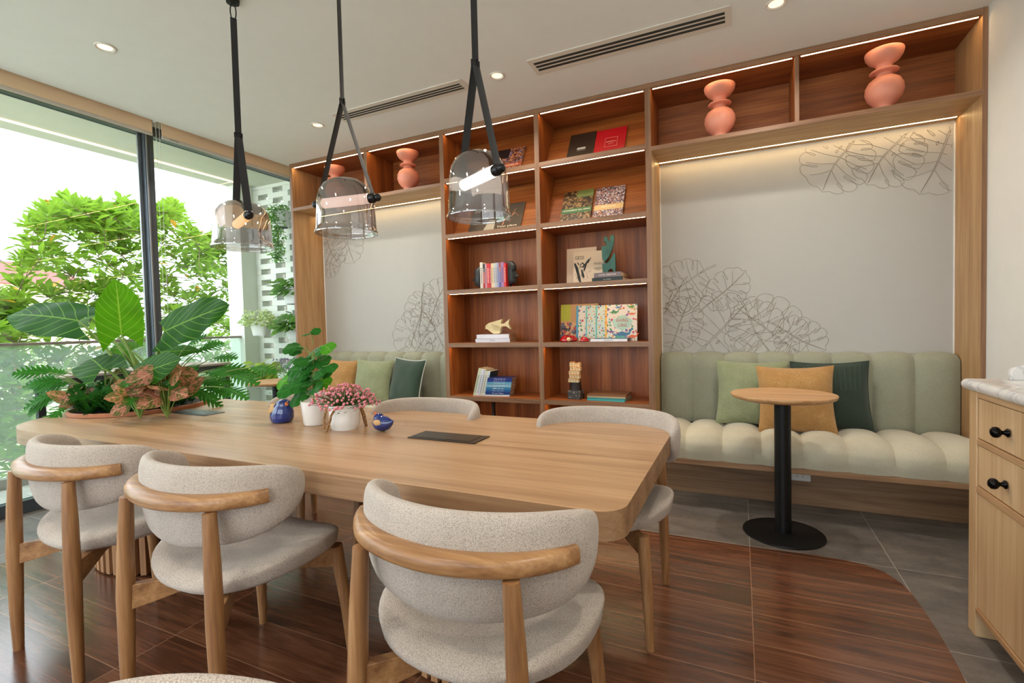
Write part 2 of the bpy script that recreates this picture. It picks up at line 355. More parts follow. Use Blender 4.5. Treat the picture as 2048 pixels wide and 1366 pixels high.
# ceiling fittings
VM = plain('vent_frame_paint', (222, 214, 202), .6, var=.02)
VD = plain('vent_dark_slot', (44, 54, 52), .6)
for (x0, x1, y0, y1, lab) in ((-1.215, -.035, 2.912, 3.105, 'long slotted air grille in the ceiling above the tall bookshelves and vases'), (-2.87, -1.705, 2.915, 3.075, 'slotted air grille in the ceiling above the window-side wall niche')):
    t = thing('ceiling_air_grille', lab, 'air vent', ((x0+x1)/2, (y0+y1)/2, CEIL)); hx = (x1-x0)/2; hy = (y1-y0)/2; z = -.006
    m = MB(); m.box(-hx, hx, -hy, hy, z, 0); m.build('frame', VM, t, .002)
    sl = (2*hy-.07)/3
    for k in range(3):
        m = MB(); y = -hy+.035+(k+.5)*sl; m.box(-hx+.03, hx-.03, y-sl*.30, y+sl*.30, -.0068, -.003); m.build('air_slot', VD, t)
LAMPW = emit('downlight_lamp', (255, 214, 170), 1.2)
for i, (x, y) in enumerate(DOWNLIGHTS):
    if i < 4:
        lab = ['round recessed ceiling light nearest the window, above the planted table end', 'round recessed ceiling light between the two air grilles', 'small round recessed ceiling light above the window-side niche', 'round recessed ceiling light near the top edge above the vases'][i]
    else: lab = 'added round ceiling light behind the viewer, unseen, filling the room with light'
    t = thing('recessed_downlight', lab, 'ceiling light', (x, y, CEIL), group=None if i < 4 else 'added fill lights behind the viewer')
    m = MB(); m.lathe([(.052, -.001), (.052, -.005), (.046, -.007), (.041, -.004), (.036, -.001)], 28, cap=False); m.build('trim_ring', plain('downlight_white', (235, 228, 218), .4), t)
    m = MB(); m.lathe([(.001, -.0012), (.037, -.0012)], 24, cap=False); m.build('lens', LAMPW, t)
    ld = bpy.data.lights.new('downlight_beam', 'AREA'); ld.shape = 'DISK'; ld.size = .09; ld.energy = DOWN_POWER; ld.color = (1.0, .91, .80); ld.spread = radians(150)
    lo = bpy.data.objects.new('downlight_beam', ld); COL.objects.link(lo); lo.parent = t; lo.location = (0, 0, -.012)

# ================================================================== BUILT-IN BOOKCASE
D, BK = 3.58, 3.97
U = thing('built_in_bookcase', 'full-wall wooden bookcase with warm light strips, niches and open shelves', 'bookcase', (0, 0, 0))
def pbox(name, mat, x0, x1, y0, y1, z0, z1, parent=U, bev=.0015):
    m = MB(); m.box(x0, x1, y0, y1, z0, z1); return m.build(name, mat, parent, bev)
POSTS = [(-4.095, -4.065), (-2.314, -2.274), (-1.443, -1.405), (-.600, -.560), (1.212, 1.234)]
def post(x0, x1, z0, z1, lm=None, rm=None):
    m = MB(); m.box(x0, x1, D+.002, BK, z0, z1); o = m.build('upright', lm or WZ, U)
    pbox('edge_band', WFZ, x0, x1, D, D+.003, z0, z1, o, 0)
for i, (a, b) in enumerate(POSTS): post(a, b, 0, CEIL, WOAKZ if i in (0, 4) else WZ)
# niche side linings in pale oak
for (a, b) in ((-2.316, -2.314), (-.560, -.558)): pbox('niche_lining', WOAKZ, a, b, D+.004, BK, .0, 2.40, bev=0)
for (a, b) in ((-3.139, -3.103), (.317, .341)): post(a, b, 2.43, 2.83)
pbox('top_board', WX, -4.065, 1.212, D+.002, BK, 2.832, CEIL-.001); pbox('edge_band', WF, -4.065, 1.212, D-.001, D+.002, 2.832, CEIL-.001, bev=0)
for (a, b) in ((-4.065, -2.314), (-.560, 1.212)):
    m = MB(); m.box(a, b, D+.002, BK, 2.402, 2.430); o = m.build('long_shelf', [WX], U); pbox('edge_band', WF, a, b, D-.001, D+.002, 2.402, 2.430, o, 0)
    pbox('shelf_underside', WOAKX, a, b, D+.004, BK, 2.400, 2.402, o, 0)
BACKZ = wood('back_panel_wood', 'Z', SHELF_D, SHELF_M, SHELF_L, scale=.8)
pbox('back_panel', WX, -4.065, -2.314, BK-.008, BK, 2.43, 2.832, bev=0); pbox('back_panel', WX, -.56, 1.212, BK-.008, BK, 2.43, 2.832, bev=0)
COLS = [(-2.274, -1.443), (-1.405, -.600)]
SH = [2.455, 1.985, 1.512, 1.060, .608]; TH = .036
for (a, b) in COLS:
    pbox('back_panel', BACKZ, a, b, BK-.008, BK, 0.05, 2.83, bev=0)
    for z in SH:
        m = MB(); m.box(a, b, D+.002, BK-.008, z-TH, z); o = m.build('shelf', WX, U); pbox('edge_band', WF, a, b, D-.001, D+.002, z-TH, z, o, 0)
    for z, zt in ((2.455, 2.832), (1.985, 2.419)):       # sloped display backs
        m = MB(); m.prism([(D+.13, z), (D+.145, z), (BK-.01, zt), (BK-.025, zt)], a, b, 'YZ'); m.build('sloped_display_back', WX, U)
    pbox('bottom_board', WX, a, b, D+.01, BK, .05, .075); pbox('toe_kick', WPLN, a, b, D+.03, D+.045, 0, .05)
def led(x0, x1, y, z, w=.011, mat=None):
    m = MB(); m.box(x0, x1, y-w/2, y+w/2, z-.0003, z+.002); m.build('light_strip', mat or LEDM, U)
for (a, b) in ((-4.065, -3.139), (-3.103, -2.314), (-.560, .317), (.341, 1.212)): led(a+.012, b-.012, D+.022, 2.832)
for (a, b) in COLS:
    led(a+.012, b-.012, D+.022, 2.832)
    for z in SH: led(a+.012, b-.012, D+.022, z-TH)
for (a, b) in ((-4.065, -2.316), (-.558, 1.212)): led(a+.006, b-.012, BK-.075, 2.400, .012, emit('niche_led', (255, 212, 146), 24))

# mural panels with leaf line drawings
PANM = fabric('grey_white_wallcovering', (190, 187, 180), (180, 177, 170), 900, .9, .06)
INK = plain('brown_grey_ink', (142, 128, 108), .8)
def monstera(cx, cz, ang, L, W, seed):
    rnd = random.Random(seed); lines = []; ca, sa = cos(ang), sin(ang); bend = rnd.uniform(-.12, .12)
    def T(u, v): v = v+bend*sin(pi*max(0, u)); return (cx+ca*u*L-sa*v*W, cz+sa*u*L+ca*v*W)
    def edge(th):            # th 0 at the notch by the stalk, 1 at the tip
        a = pi*(1-th)*.94; r = .52*(1+.10*cos(a)); return (.44+.60*cos(a)*(1.0 if a > pi/2 else 1.0)*.9-.02*sin(a), r*sin(a)**.9 if sin(a) > 0 else 0)
    for side in (-1, 1):
        out = [T(0.02, 0)]; n = 6; u, v = edge(0); out.append(T(-.06, side*.03))
        for k in range(n):
            t0 = .02+.96*k/n; t1 = .02+.96*(k+1)/n-.030
            for q in range(7):
                th = t0+(t1-t0)*q/6; u, v = edge(th); bul = 1-.05*(abs(q-3)/3)**2; out.append(T(.44+(u-.44)*bul, side*v*bul))
            if k < n-1:          # slit running in towards the midrib
                ue, ve = edge(t1+.015); um = .06+.80*(k+.8)/n; dp = rnd.uniform(.42, .66)
                if rnd.random() < .88:
                    for f_, w_ in ((.5, .010), (.92, .016), (1.0, 0), (.92, -.016), (.5, -.010)):
                        q = dp*f_; out.append(T(ue+(um-ue)*q+w_*1.0, side*(ve*(1-q)+.03*sin(pi*q))))
                lines.append([T(um-.10, side*.012), T((um-.10+ue)*.5-.02, side*ve*.42), T(ue*.92+um*.08-.07, side*ve*.82)])
        out.append(T(1.0, 0)); lines.append(out)
    lines.append([T(-.30, .015), T(0, .012), T(.5, .008), T(.97, 0)]); lines.append([T(-.30, -.015), T(0, -.012), T(.5, -.008), T(.97, 0)])
    for k in range(2):
        u0, v0 = rnd.uniform(.15, .5), rnd.choice((-1, 1))*.09; lines.append([T(u0+.03*cos(q), v0+.014*sin(q)) for q in [2*pi*i/8 for i in range(9)]])
    return lines
def smooth2(pl, n=3):
    if len(pl) < 3: return pl
    o = []
    for i in range(len(pl)-1):
        p0 = Vector(pl[max(i-1, 0)]); p1 = Vector(pl[i]); p2 = Vector(pl[i+1]); p3 = Vector(pl[min(i+2, len(pl)-1)])
        for k in range(n):
            t = k/n; o.append(.5*((2*p1)+(-p0+p2)*t+(2*p0-5*p1+4*p2-p3)*t*t+(-p0+3*p1-3*p2+p3)*t**3))
    o.append(Vector(pl[-1])); return o
def mural(x0, x1, leaves, label):
    yp = BK-.012
    t = thing('mural_panel', label, 'wall panel', ((x0+x1)/2, BK, .9)); ox, oy, oz = t.location
    m = MB(); m.box(x0-ox, x1-ox, -.012, 0, 0-.5, 2.40-oz); m.build('panel', PANM, t)
    m = MB(); m.box(x0-ox, x0-ox+.006, -.018, -.012, -.5, 2.385-oz); m.box(x1-ox-.006, x1-ox, -.018, -.012, -.5, 2.385-oz); m.build('edge_trim', plain('white_trim', (236, 232, 225), .5), t)
    m = MB()
    for k, (px, py, ang, L, W) in enumerate(leaves):
        c_ = at(px, py, yp)
        for pl in monstera(c_.x, c_.z, radians(ang), L, W, k+3):
            seg = []
            for p in smooth2([tuple(q) for q in pl]):
                p = Vector(p)
                ok = x0+.01 < p.x < x1-.01 and .93 < p.y < 2.37
                if ok: seg.append(p)
                if (not ok) and len(seg) > 1: ribbon(m, seg, ox, oz)
                if not ok: seg = []
            if len(seg) > 1: ribbon(m, seg, ox, oz)
    m.build('leaf_drawing', INK, t)
def ribbon(m, pts, ox, oz, w=.0011):
    n = len(pts); vs = []
    for i, p in enumerate(pts):
        d = pts[min(i+1, n-1)]-pts[max(i-1, 0)]
        d = Vector((-d.y, d.x)); d = d.normalized()*w if d.length > 1e-9 else Vector((w, 0))
        for q, yy in ((p+d, -.0122), (p-d, -.0122), (p-d*.8, -.0135), (p+d*.8, -.0135)): vs.append((q.x-ox, yy, q.y-oz))
    m.add(vs, [(4*i+k, 4*i+(k+1) % 4, 4*i+4+(k+1) % 4, 4*i+4+k) for i in range(n-1) for k in range(4)])

mural(-.558, 1.212, [
    (1708, 282, -120, .36, .42), (1812, 268, -125, .36, .42), (1900, 262, -112, .40, .44),
    (1402, 545, 205, .40, .38), (1418, 607, 42, .34, .26), (1492, 618, -62, .40, .42), (1332, 622, 60, .28, .3),
    (1345, 690, 70, .38, .32), (1412, 690, 48, .44, .50), (1590, 700, 140, .50, .46), (1560, 655, -30, .32, .3)],
    'pale wall niche panel with line-drawn monstera leaves behind the right sofa bench')
mural(-4.065, -2.316, [
    (650, 470, -60, .40, .42), (690, 450, -75, .42, .40), (845, 590, -100, .4, .40), (862, 640, 60, .44, .36), (842, 630, -110, .5, .48),
    (885, 690, 125, .5, .45), (820, 720, 50, .34, .3), (640, 520, -20, .3, .3)],
    'pale wall niche panel with faint leaf drawings behind the window-side sofa bench')

# ================================================================== SOFA BENCHES
def bench(x0, x1, label):
    t = thing('channel_tufted_bench', label, 'bench', ((x0+x1)/2, 3.6, 0)); H = (x1-x0)/2; N = 8
    def B(nm, mt, a, b, y0, y1, z0, z1, bv=.002):
        m = MB(); m.box(a, b, y0, y1, z0, z1); return m.build(nm, mt, t, bv)
    B('plinth', WPLN, -H+.002, H-.002, 0, .34, 0, .28); B('seat_rail', WTABE, -H+.002, H-.002, -.30, .36, .28, .312)
    # seat cushion
    path = [(.19, .462), (.10, .474), (0, .482), (-.12, .486), (-.21, .478), (-.265, .455), (-.295, .42), (-.305, .37), (-.298, .313)]
    def seat(u, v):
        k = u*N; f_ = k-math.floor(k) if u < 1 else 1.0; b = (1-abs(2*f_-1)**2.6)
        s = v*(len(path)-1); i = min(int(s), len(path)-2); q = s-i
        y = path[i][0]*(1-q)+path[i+1][0]*q; z = path[i][1]*(1-q)+path[i+1][1]*q
        dy = path[i+1][0]-path[i][0]; dz = path[i+1][1]-path[i][1]; l_ = sqrt(dy*dy+dz*dz); ny, nz = (dz/l_, -dy/l_)
        amp = .034*b*(.35+.65*min(1, (1-v)*5)) - .01
        return (-H+2*H*u, y+ny*amp, z+nz*amp)
    m = MB(); m.grid(N*8+1, 25, seat)
    m.add([(-H, .19, .45), (-H, -.29, .45), (-H, -.29, .313), (-H, .19, .313)], [(0, 1, 2, 3)]); m.add([(H, .19, .45), (H, -.29, .45), (H, -.29, .313), (H, .19, .313)], [(0, 1, 2, 3)])
    m.build('seat_cushion', SEATF, t)
    bp = [(.225, .455), (.222, .6), (.222, .75), (.226, .88), (.24, .928), (.27, .952), (.32, .958), (.365, .956)]
    def back(u, v):
        k = u*N; f_ = k-math.floor(k) if u < 1 else 1.0; b = (1-abs(2*f_-1)**3.2)
        s = v*(len(bp)-1); i = min(int(s), len(bp)-2); q = s-i
        y = bp[i][0]*(1-q)+bp[i+1][0]*q; z = bp[i][1]*(1-q)+bp[i+1][1]*q
        dy = bp[i+1][0]-bp[i][0]; dz = bp[i+1][1]-bp[i][1]; l_ = sqrt(dy*dy+dz*dz); ny, nz = (-dz/l_, dy/l_)
        amp = .028*b - .012
        if v > .8: amp *= max(.15, (1-v)*5)
        return (-H+2*H*u, y+ny*amp, z+nz*amp)
    m = MB(); m.grid(N*8+1, 22, back)
    for s_ in (-H, H): m.add([(s_, .235, .455), (s_, .24, .92), (s_, .29, .95), (s_, .366, .95), (s_, .366, .455)], [(0, 1, 2, 3, 4)])
    m.build('backrest', SAGE, t)
    return t
bench(-.552, 1.206, 'pale sage channel-tufted sofa bench on the right, with green and gold cushions')
bench(-4.058, -2.322, 'pale sage channel-tufted sofa bench on the left beside the window')
t = thing('wall_socket', 'white double power socket on the wooden base of the right bench', 'socket', (.335, 3.6, .195))
m = MB(); m.box(-.06, .06, -.012, 0, -.037, .037); m.build('face_plate', plain('socket_white', (232, 230, 226), .35), t, .003)
m = MB()
for dx in (-.032, .0):
    for (a, b) in ((-.006, .008), (.006, .008), (0, -.008)): m.box(dx+.018+a-.0018, dx+.018+a+.0018, -.0128, -.012, b-.004, b+.004)
m.build('socket_slots', BLK, t)

# ---------------- cushions
def pillow(name, label, c_, size, th, mat, tilt, yaw, roll, piping=None, stripes=False, group=None):
    t = thing(name, label, 'cushion', c_, 0, group); h = size/2; rn = random.Random(label)
    off = [rn.uniform(-9, 9) for _ in range(3)]
    def side(sg):
        def fn(a, b):
            x = 2*a-1; z = 2*b-1
            e = (max(0, 1-abs(x)**3.0)*max(0, 1-abs(z)**3.0))**.62
            pin = 1-.07*(1-x*x)*abs(z)**2-.07*(1-z*z)*abs(x)**2
            px = x*h*(1-.085*(1-z*z)*1) ; pz = z*h*(1-.085*(1-x*x))
            wr = .006*noise.noise(Vector((x*2.2+off[0], z*2.2+off[1], off[2])))*(1 if e > 0 else 0)
            return (px, sg*(th/2*e+wr*e), pz)
        return fn
    m = MB(); m.grid(25, 25, side(-1)); m.grid(25, 25, side(1), flip=True); o = m.build('cover', mat, t)
    if piping or stripes:
        m = MB(); pts = []
        for k in range(4):
            for j in range(12):
                q = 2*j/12-1; x, z = ((q, -1), (1, q), (-q, 1), (-1, -q))[k]
                pts.append((x*h*(1-.085*(1-z*z)), 0, z*h*(1-.085*(1-x*x))))
        pts.append(pts[0]); m.tube(pts, .0035, 6); m.build('piping', piping or mat, t)
    if stripes:
        m = MB()
        for k in range(13):
            a = .10+.85*k/13
            p = [Vector((2*a-1, 2*q/10-1, 0)) for q in range(11)]
            L_ = []
            for q in range(9):
                b = 1.0-.055*q-.0; 
                if b < (1-a)*.9+.1: break
                v = Vector(side(-1)(a, min(b, .99))); L_.append(v+Vector((0, -.0015, 0)))
            if len(L_) > 1: m.tube(L_, .0018, 5)
        m.build('ribbed_stitching', plain('dark_green_ribs', (66, 84, 66), .8), t)
    t.rotation_euler = (tilt, roll, yaw)
    return t
GOLD = fabric('golden_woven', (214, 170, 108), (168, 122, 66), 240, .9, .4, .25)
SGC = fabric('light_sage_linen', (172, 176, 138), (134, 140, 104), 300, .95, .5, .2)
DGC = fabric('dark_green_velvet', (44, 62, 48), (30, 44, 34), 300, .8, .3)
DGC2 = fabric('bottle_green_linen', (50, 74, 56), (36, 56, 42), 300, .85, .4)
T_ = radians(-14)
pillow('sage_cushion', 'light sage cushion leaning behind the gold cushion on the right bench', (.06, 3.70, .70), .45, .13, SGC, T_, 0, .01)
pillow('gold_cushion', 'golden yellow cushion in front of two green cushions on the right bench', (.31, 3.56, .685), .44, .15, GOLD, T_*1.1, 0, -.02)
pillow('dark_green_cushion', 'dark green ribbed cushion behind the gold cushion on the right bench', (.52, 3.72, .70), .44, .12, DGC, T_*.9, 0, -.02, None, True)
pillow('gold_cushion', 'golden yellow cushion on the left bench, nearest the window', (-3.63, 3.67, .70), .42, .13, GOLD, T_, .15, .06)
pillow('sage_cushion', 'light sage cushion in the middle of the left bench row', (-3.20, 3.67, .70), .42, .13, SGC, T_, .1, .03)
pillow('bottle_green_cushion', 'bottle green cushion with white piping at the right of the left bench row', (-2.80, 3.67, .71), .42, .13, DGC2, T_, -.2, .04, plain('white_piping', (220, 218, 208), .8))

# ---------------- side tables
def side_table(loc, label, z=.785, r=.262):
    t = thing('round_side_table', label, 'side table', loc)
    m = MB(); m.lathe([(.001, z-.028), (r-.03, z-.028), (r-.006, z-.018), (r, z-.004), (r-.002, z), (.001, z)], 64, cap=False); m.build('table_top', wood('side_table_oak', 'X', (160, 116, 72), (194, 148, 100), (212, 172, 124), .35), t)
    m = MB(); m.lathe([(.0415, .01), (.0415, z-.028)], 32, cap=False); m.build('pole', BLK, t)
    m = MB(); m.lathe([(.001, 0), (.203, 0), (.206, .004), (.204, .010), (.05, .012), (.042, .014)], 64, cap=False); m.build('base_plate', BLK, t)
    return t
side_table((.205, 3.075, 0), 'round wooden side table on a black pedestal in front of the right bench')
side_table((-3.93, 3.2, 0), 'round wooden side table beside the window, behind the potted plants', .735)

# ================================================================== CABINET
t = thing('oak_cabinet', 'pale oak cabinet with black knobs and marble worktop at the right edge', 'cabinet', (.78, 2.398, 0)); CABLEN = 1.4
def CB(nm, mt, a, b, c0, c1, z0, z1, bv=.002, par=None):
    m = MB(); m.box(a, b, -c1, -c0, z0, z1); return m.build(nm, mt, par or t, bv)
CB('corner_post', WCAB, 0, .45, 0, .063, 0, .915, .003)
CB('carcass', WCAB, .03, .45, .064, CABLEN, .10, .915)
CB('top_rail', WCABY, 0, .03, .065, CABLEN, .894, .915)
CB('middle_rail', WCABY, 0, .03, .065, CABLEN, .723, .743); CB('middle_rail', WCABY, 0, .03, .065, CABLEN, .543, .569); CB('bottom_rail', WCABY, 0, .03, .065, CABLEN, .09, .112)
def knob(par, y, z):
    m = MB(); m.M = Matrix.Translation((0, y, z)) @ Matrix.Rotation(-pi/2, 4, 'Y')
    m.lathe([(.001, 0), (.0135, 0), (.0145, .003), (.009, .008), (.006, .014), (.009, .018), (.016, .023), (.0185, .030), (.017, .038), (.010, .044), (.001, .046)], 24, cap=False)
    m.build('knob', plain('black_polished_metal', (22, 20, 20), .15, .8), par)
o = CB('drawer', WCAB, .004, .03, .068, .64, .746, .891); knob(o, -.300, .813)
o = CB('drawer', WCAB, .004, .03, .068, .64, .572, .720); knob(o, -.287, .640)
CB('door', WCAB, .004, .03, .068, .64, .115, .540)
CB('divider_stile', WCAB, 0, .03, .645, .70, .115, .891)
CB('drawer', WCAB, .004, .03, .705, CABLEN, .572, .891); CB('door', WCAB, .004, .03, .705, CABLEN, .115, .540)
def marble():
    s = NT('white_veined_marble'); nz = s.n('ShaderNodeTexNoise', i_Scale=5.0, i_Detail=8.0, i_Roughness=.65, i_Distortion=1.4); s.l(s.coord(), nz.inputs['Vector'])
    s.l(s.ramp(nz.outputs[0], [(.40, lin((216, 212, 208))), (.49, lin((204, 201, 199))), (.52, lin((186, 184, 184))), (.56, lin((216, 212, 208)))]), s.b.inputs['Base Color'])
    s.b.inputs['Roughness'].default_value = .12; return s.m
MARB = marble()
m = MB(); e = [(-.002, .915), (-.012, .920), (-.019, .931), (-.019, .941), (-.012, .951), (-.003, .955), (.45, .955), (.45, .915)]
m.prism(e, -CABLEN, .018, 'XZ'); m.build('marble_worktop', MARB, t)
m = MB(); sp_ = [(.112, .955), (.112, .980), (.116, .994), (.126, 1.004), (.142, 1.008), (.158, 1.010), (.172, 1.015), (.182, 1.026), (.19, 1.042), (.205, 1.058), (.26, 1.068), (.45, 1.07), (.45, .955)]
m.prism(sp_, -.012, .012, 'XZ'); m.build('marble_upstand', MARB, t, .003)

# ================================================================== LONG TABLE
TX0, TX1, TY0, TY1, TZ = -3.67, -.262, 1.155, 2.215, .74
def rrect(x0, x1, y0, y1, rs, n=10):
    out = []
    for (cx, cy, a0, r) in ((x1-rs[1], y0+rs[1], -90, rs[1]), (x1-rs[2], y1-rs[2], 0, rs[2]), (x0+rs[3], y1-rs[3], 90, rs[3]), (x0+rs[0], y0+rs[0], 180, rs[0])):
        for k in range(n+1):
            a = radians(a0+90*k/n); out.append((cx+r*cos(a), cy+r*sin(a)))
    return out
TC = Vector((-2.0, 1.685, 0))
t = thing('long_communal_table', 'long pale oak communal table with rounded corners and a slatted drum base', 'table', TC)
poly = [(x-TC.x, y-TC.y) for x, y in rrect(TX0, TX1, TY0, TY1, (.45, .075, .03, .45), 16)]
m = MB(); n = len(poly)
m.prism(poly, TZ-.075, TZ)
for i in range(2, len(m.f)): m.mi[i] = 1; m.sm[i] = True
tt = m.build('table_top', [WTAB, WTABE], t)
def drum(cx, cy, rx, ry, z1):
    m = MB(); m.lathe([(.92, .02), (.92, z1)], 48); 
    for i, v in enumerate(m.v): m.v[i] = Vector((cx-TC.x+v.x*rx, cy-TC.y+v.y*ry, v.z))
    o = m.build('pedestal', plain('dark_brown_core', (52, 34, 24), .6), t)  # dark brown core showing between the slats
    m = MB(); N = int(2*pi*(rx+ry)/2/.048)
    for k in range(N):
        a = 2*pi*k/N; c_ = Vector((cx-TC.x+rx*cos(a), cy-TC.y+ry*sin(a), 0)); nrm = Vector((cos(a)/rx, sin(a)/ry, 0)).normalized(); tg = Vector((-nrm.y, nrm.x, 0))
        P = [c_-nrm*.03-tg*.016, c_-nrm*.03+tg*.016, c_+tg*.013, c_-tg*.013]
        m.add([(p.x, p.y, 0.012) for p in P]+[(p.x, p.y, z1) for p in P], [(0, 1, 2, 3), (4, 7, 6, 5), (0, 4, 5, 1), (1, 5, 6, 2), (2, 6, 7, 3), (3, 7, 4, 0)])
    m.build('slats', wood('slat_wood', 'Z', (120, 80, 50), (160, 116, 78), (184, 142, 102), .5), o)
drum(-2.90, 1.69, .40, .38, TZ-.075); drum(-.93, 1.69, .30, .36, TZ-.075)
PORT = plain('dark_bronze_anodised', (54, 48, 42), .35, .7)
for (x0, x1, y0, y1, mt) in ((-1.266, -.945, 1.652, 1.783, PORT), (-3.02, -2.69, 1.718, 1.836, plain('satin_steel_flap', (96, 98, 98), .3, .8))):
    m = MB(); m.box(x0-TC.x, x1-TC.x, y0-TC.y, y1-TC.y, TZ, TZ+.004); o = m.build('power_port_flap', mt, t, .0015)
    m = MB(); m.box(x0-TC.x+.02, x1-TC.x-.03, y0-TC.y+.015, y1-TC.y-.02, TZ+.004, TZ+.0055); m.box((x0+x1)/2-TC.x-.015, (x0+x1)/2-TC.x+.02, y0-TC.y+.008, y0-TC.y+.016, TZ+.004, TZ+.006); m.build('port_lid', mt, o, .0008)
# planter let into the table end
PC = Vector((-3.41, 1.785, TZ)); PR = .355
t = thing('round_planter_insert', 'round tan planter rim with dark soil set into the window end of the table', 'planter', PC)
m = MB(); m.lathe([(PR-.018, .002), (PR, .002), (PR+.001, .020), (PR-.004, .024), (PR-.014, .024), (PR-.018, .018), (PR-.018, .002)], 72, cap=False); m.build('rim', plain('tan_rim', (170, 108, 74), .5), t)
m = MB(); m.grid(30, 8, lambda a, b: ((PR-.017)*b*cos(2*pi*a), (PR-.017)*b*sin(2*pi*a), .008+.012*noise.noise(Vector((cos(2*pi*a)*b*6, sin(2*pi*a)*b*6, 2)))), cu=True); m.build('soil', plain('dark_soil', (34, 24, 18), .95, var=.4), t)

# ================================================================== CHAIRS
def make_chair(label):
    t = thing('upholstered_armchair', label, 'chair', (0, 0, 0), 0)
    # seat pad, local +y is the front
    def seat(a, b):
        th = 2*pi*a; ph = -pi/2+pi*b
        sx = math.copysign(abs(cos(th))**.82, cos(th)); sy = math.copysign(abs(sin(th))**.82, sin(th))
        rr = cos(ph)**.42 if cos(ph) > 0 else 0
        x = .290*sx*rr; y = .255*sy*rr + .012
        z = .438 + .040*sin(ph) + .055*(x/.28)**2*(1 if ph > -.3 else .55) - .012*(1-rr) - .02*max(0, -y/.25)*0
        return (x, y, z)
    m = MB(); m.grid(48, 21, seat, cu=True); m.build('seat', FAB, t)
    # curved back pad
    def bk(u, v):
        tt = radians(-104+208*u); w = abs(2*u-1)
        end = max(0, 1-w**5)**.5
        hh = (.125-.040*w**1.6)*max(end, .02); zc = .684+.034*w**1.4
        R = (.290, .185); cx, cy = R[0]*sin(tt), -.05-R[1]*cos(tt)
        nx, ny = sin(tt)/R[0], -cos(tt)/R[1]; l_ = sqrt(nx*nx+ny*ny); nx /= l_; ny /= l_
        a = 2*pi*v; thk = .030*max(end, .05)
        co_, si = cos(a), sin(a)
        dn = thk*math.copysign(abs(co_)**.75, co_); dz = hh*math.copysign(abs(si)**.8, si)
        lean = -.10*(dz)  # leans back towards the top
        return (cx+nx*(dn-lean*.6), cy+ny*(dn-lean*.6), zc+dz)
    m = MB(); m.grid(61, 26, bk, cv=True); 
    o = len(m.v)
    m.f.append([j for j in range(26)]); m.mi.append(0); m.sm.append(True); m.f.append([60*26+j for j in range(26)]); m.mi.append(0); m.sm.append(True)
    m.build('backrest', FAB, t)
    # bent wooden rail
    pts = []; r1 = []; r2 = []
    for k in range(33):
        u = k/32; tt = radians(-66+132*u); w = abs(2*u-1)
        off = .030+.014-.012*w**2
        cx, cy = .290*sin(tt), -.05-.185*cos(tt); nx, ny = sin(tt)/.290, -cos(tt)/.185; l_ = sqrt(nx*nx+ny*ny)
        pts.append((cx+nx/l_*off, cy+ny/l_*off, .713+.006*w)); r1.append(.023-.002*w**3); r2.append(.030-.016*max(0, w-.55)/.45)
    m = MB(); m.tube(pts, r1, 20, r2, up=(0, 0, 1), power=2.7); m.build('top_rail', WCHX, t)
    # legs
    for sx in (-1, 1):
        m = MB(); m.tube([(sx*.2175, -.268, 0), (sx*.216, -.268, .15), (sx*.211, -.266, .38), (sx*.204, -.262, .55), (sx*.195, -.258, .695)], [.0165, .020, .0235, .022, .018], 16, [.0165, .021, .0255, .023, .019]); m.build('leg', WCH, t)
        m = MB(); m.tube([(sx*.232, .232, 0), (sx*.222, .222, .2), (sx*.205, .20, .41)], [.0145, .020, .024], 16); m.build('leg', WCH, t)
    # crossed frame under the seat
    for sx in (-1, 1):
        a = Vector((sx*.209, -.262, 0)); b = Vector((-sx*.207, .205, 0)); d = (b-a).normalized(); nn = Vector((-d.y, d.x, 0))*.014
        m = MB(); vs = []
        P = [(0, .335, .415), (.12, .348, .414), (.3, .372, .41), (.5, .384, .405), (.7, .372, .41), (.88, .348, .41), (1, .335, .41)]
        if sx < 0: P = [(q, lo, hi-.0006) for q, lo, hi in P]
        for q, lo, hi in P:
            c_ = a.lerp(b, q)
            for s_ in (-1, 1):
                for z in (lo, hi): vs.append((c_.x+nn.x*s_, c_.y+nn.y*s_, z))
        fs = []
        for i in range(len(P)-1):
            k = 4*i; fs += [(k, k+4, k+5, k+1), (k+1, k+5, k+7, k+3), (k+3, k+7, k+6, k+2), (k+2, k+6, k+4, k)]
        fs += [(0, 1, 3, 2), (24, 26, 27, 25)]
        m.add(vs, fs); m.build('cross_brace', WCHX, t, .002)
    return t
ch = make_chair('oatmeal chair at the near side of the table, closest to the window')
ch.location = (-2.31, 1.125, 0); G = 'oatmeal chairs around the long table'; ch['group'] = G
dup(ch, (-1.555, 1.12, 0), 0.02, 'oatmeal chair at the near side of the table, second from the window')
dup(ch, (-.605, 1.118, 0), -.02, 'largest oatmeal chair, seen from behind at the near right end of the table')
dup(ch, (-.54, 2.02, 0), pi, 'oatmeal chair at the far right end of the table, before the bookcase')
dup(ch, (-1.50, 2.04, 0), pi+.05, 'oatmeal chair across the table, its back right of the bottle green cushion')
dup(ch, (-2.33, 2.05, 0), pi, 'oatmeal chair across the table, hidden behind the white flower pots')
dup(ch, (-.415, .122, 0), pi, 'oatmeal chair cut off by the bottom edge, only the top of its back showing')

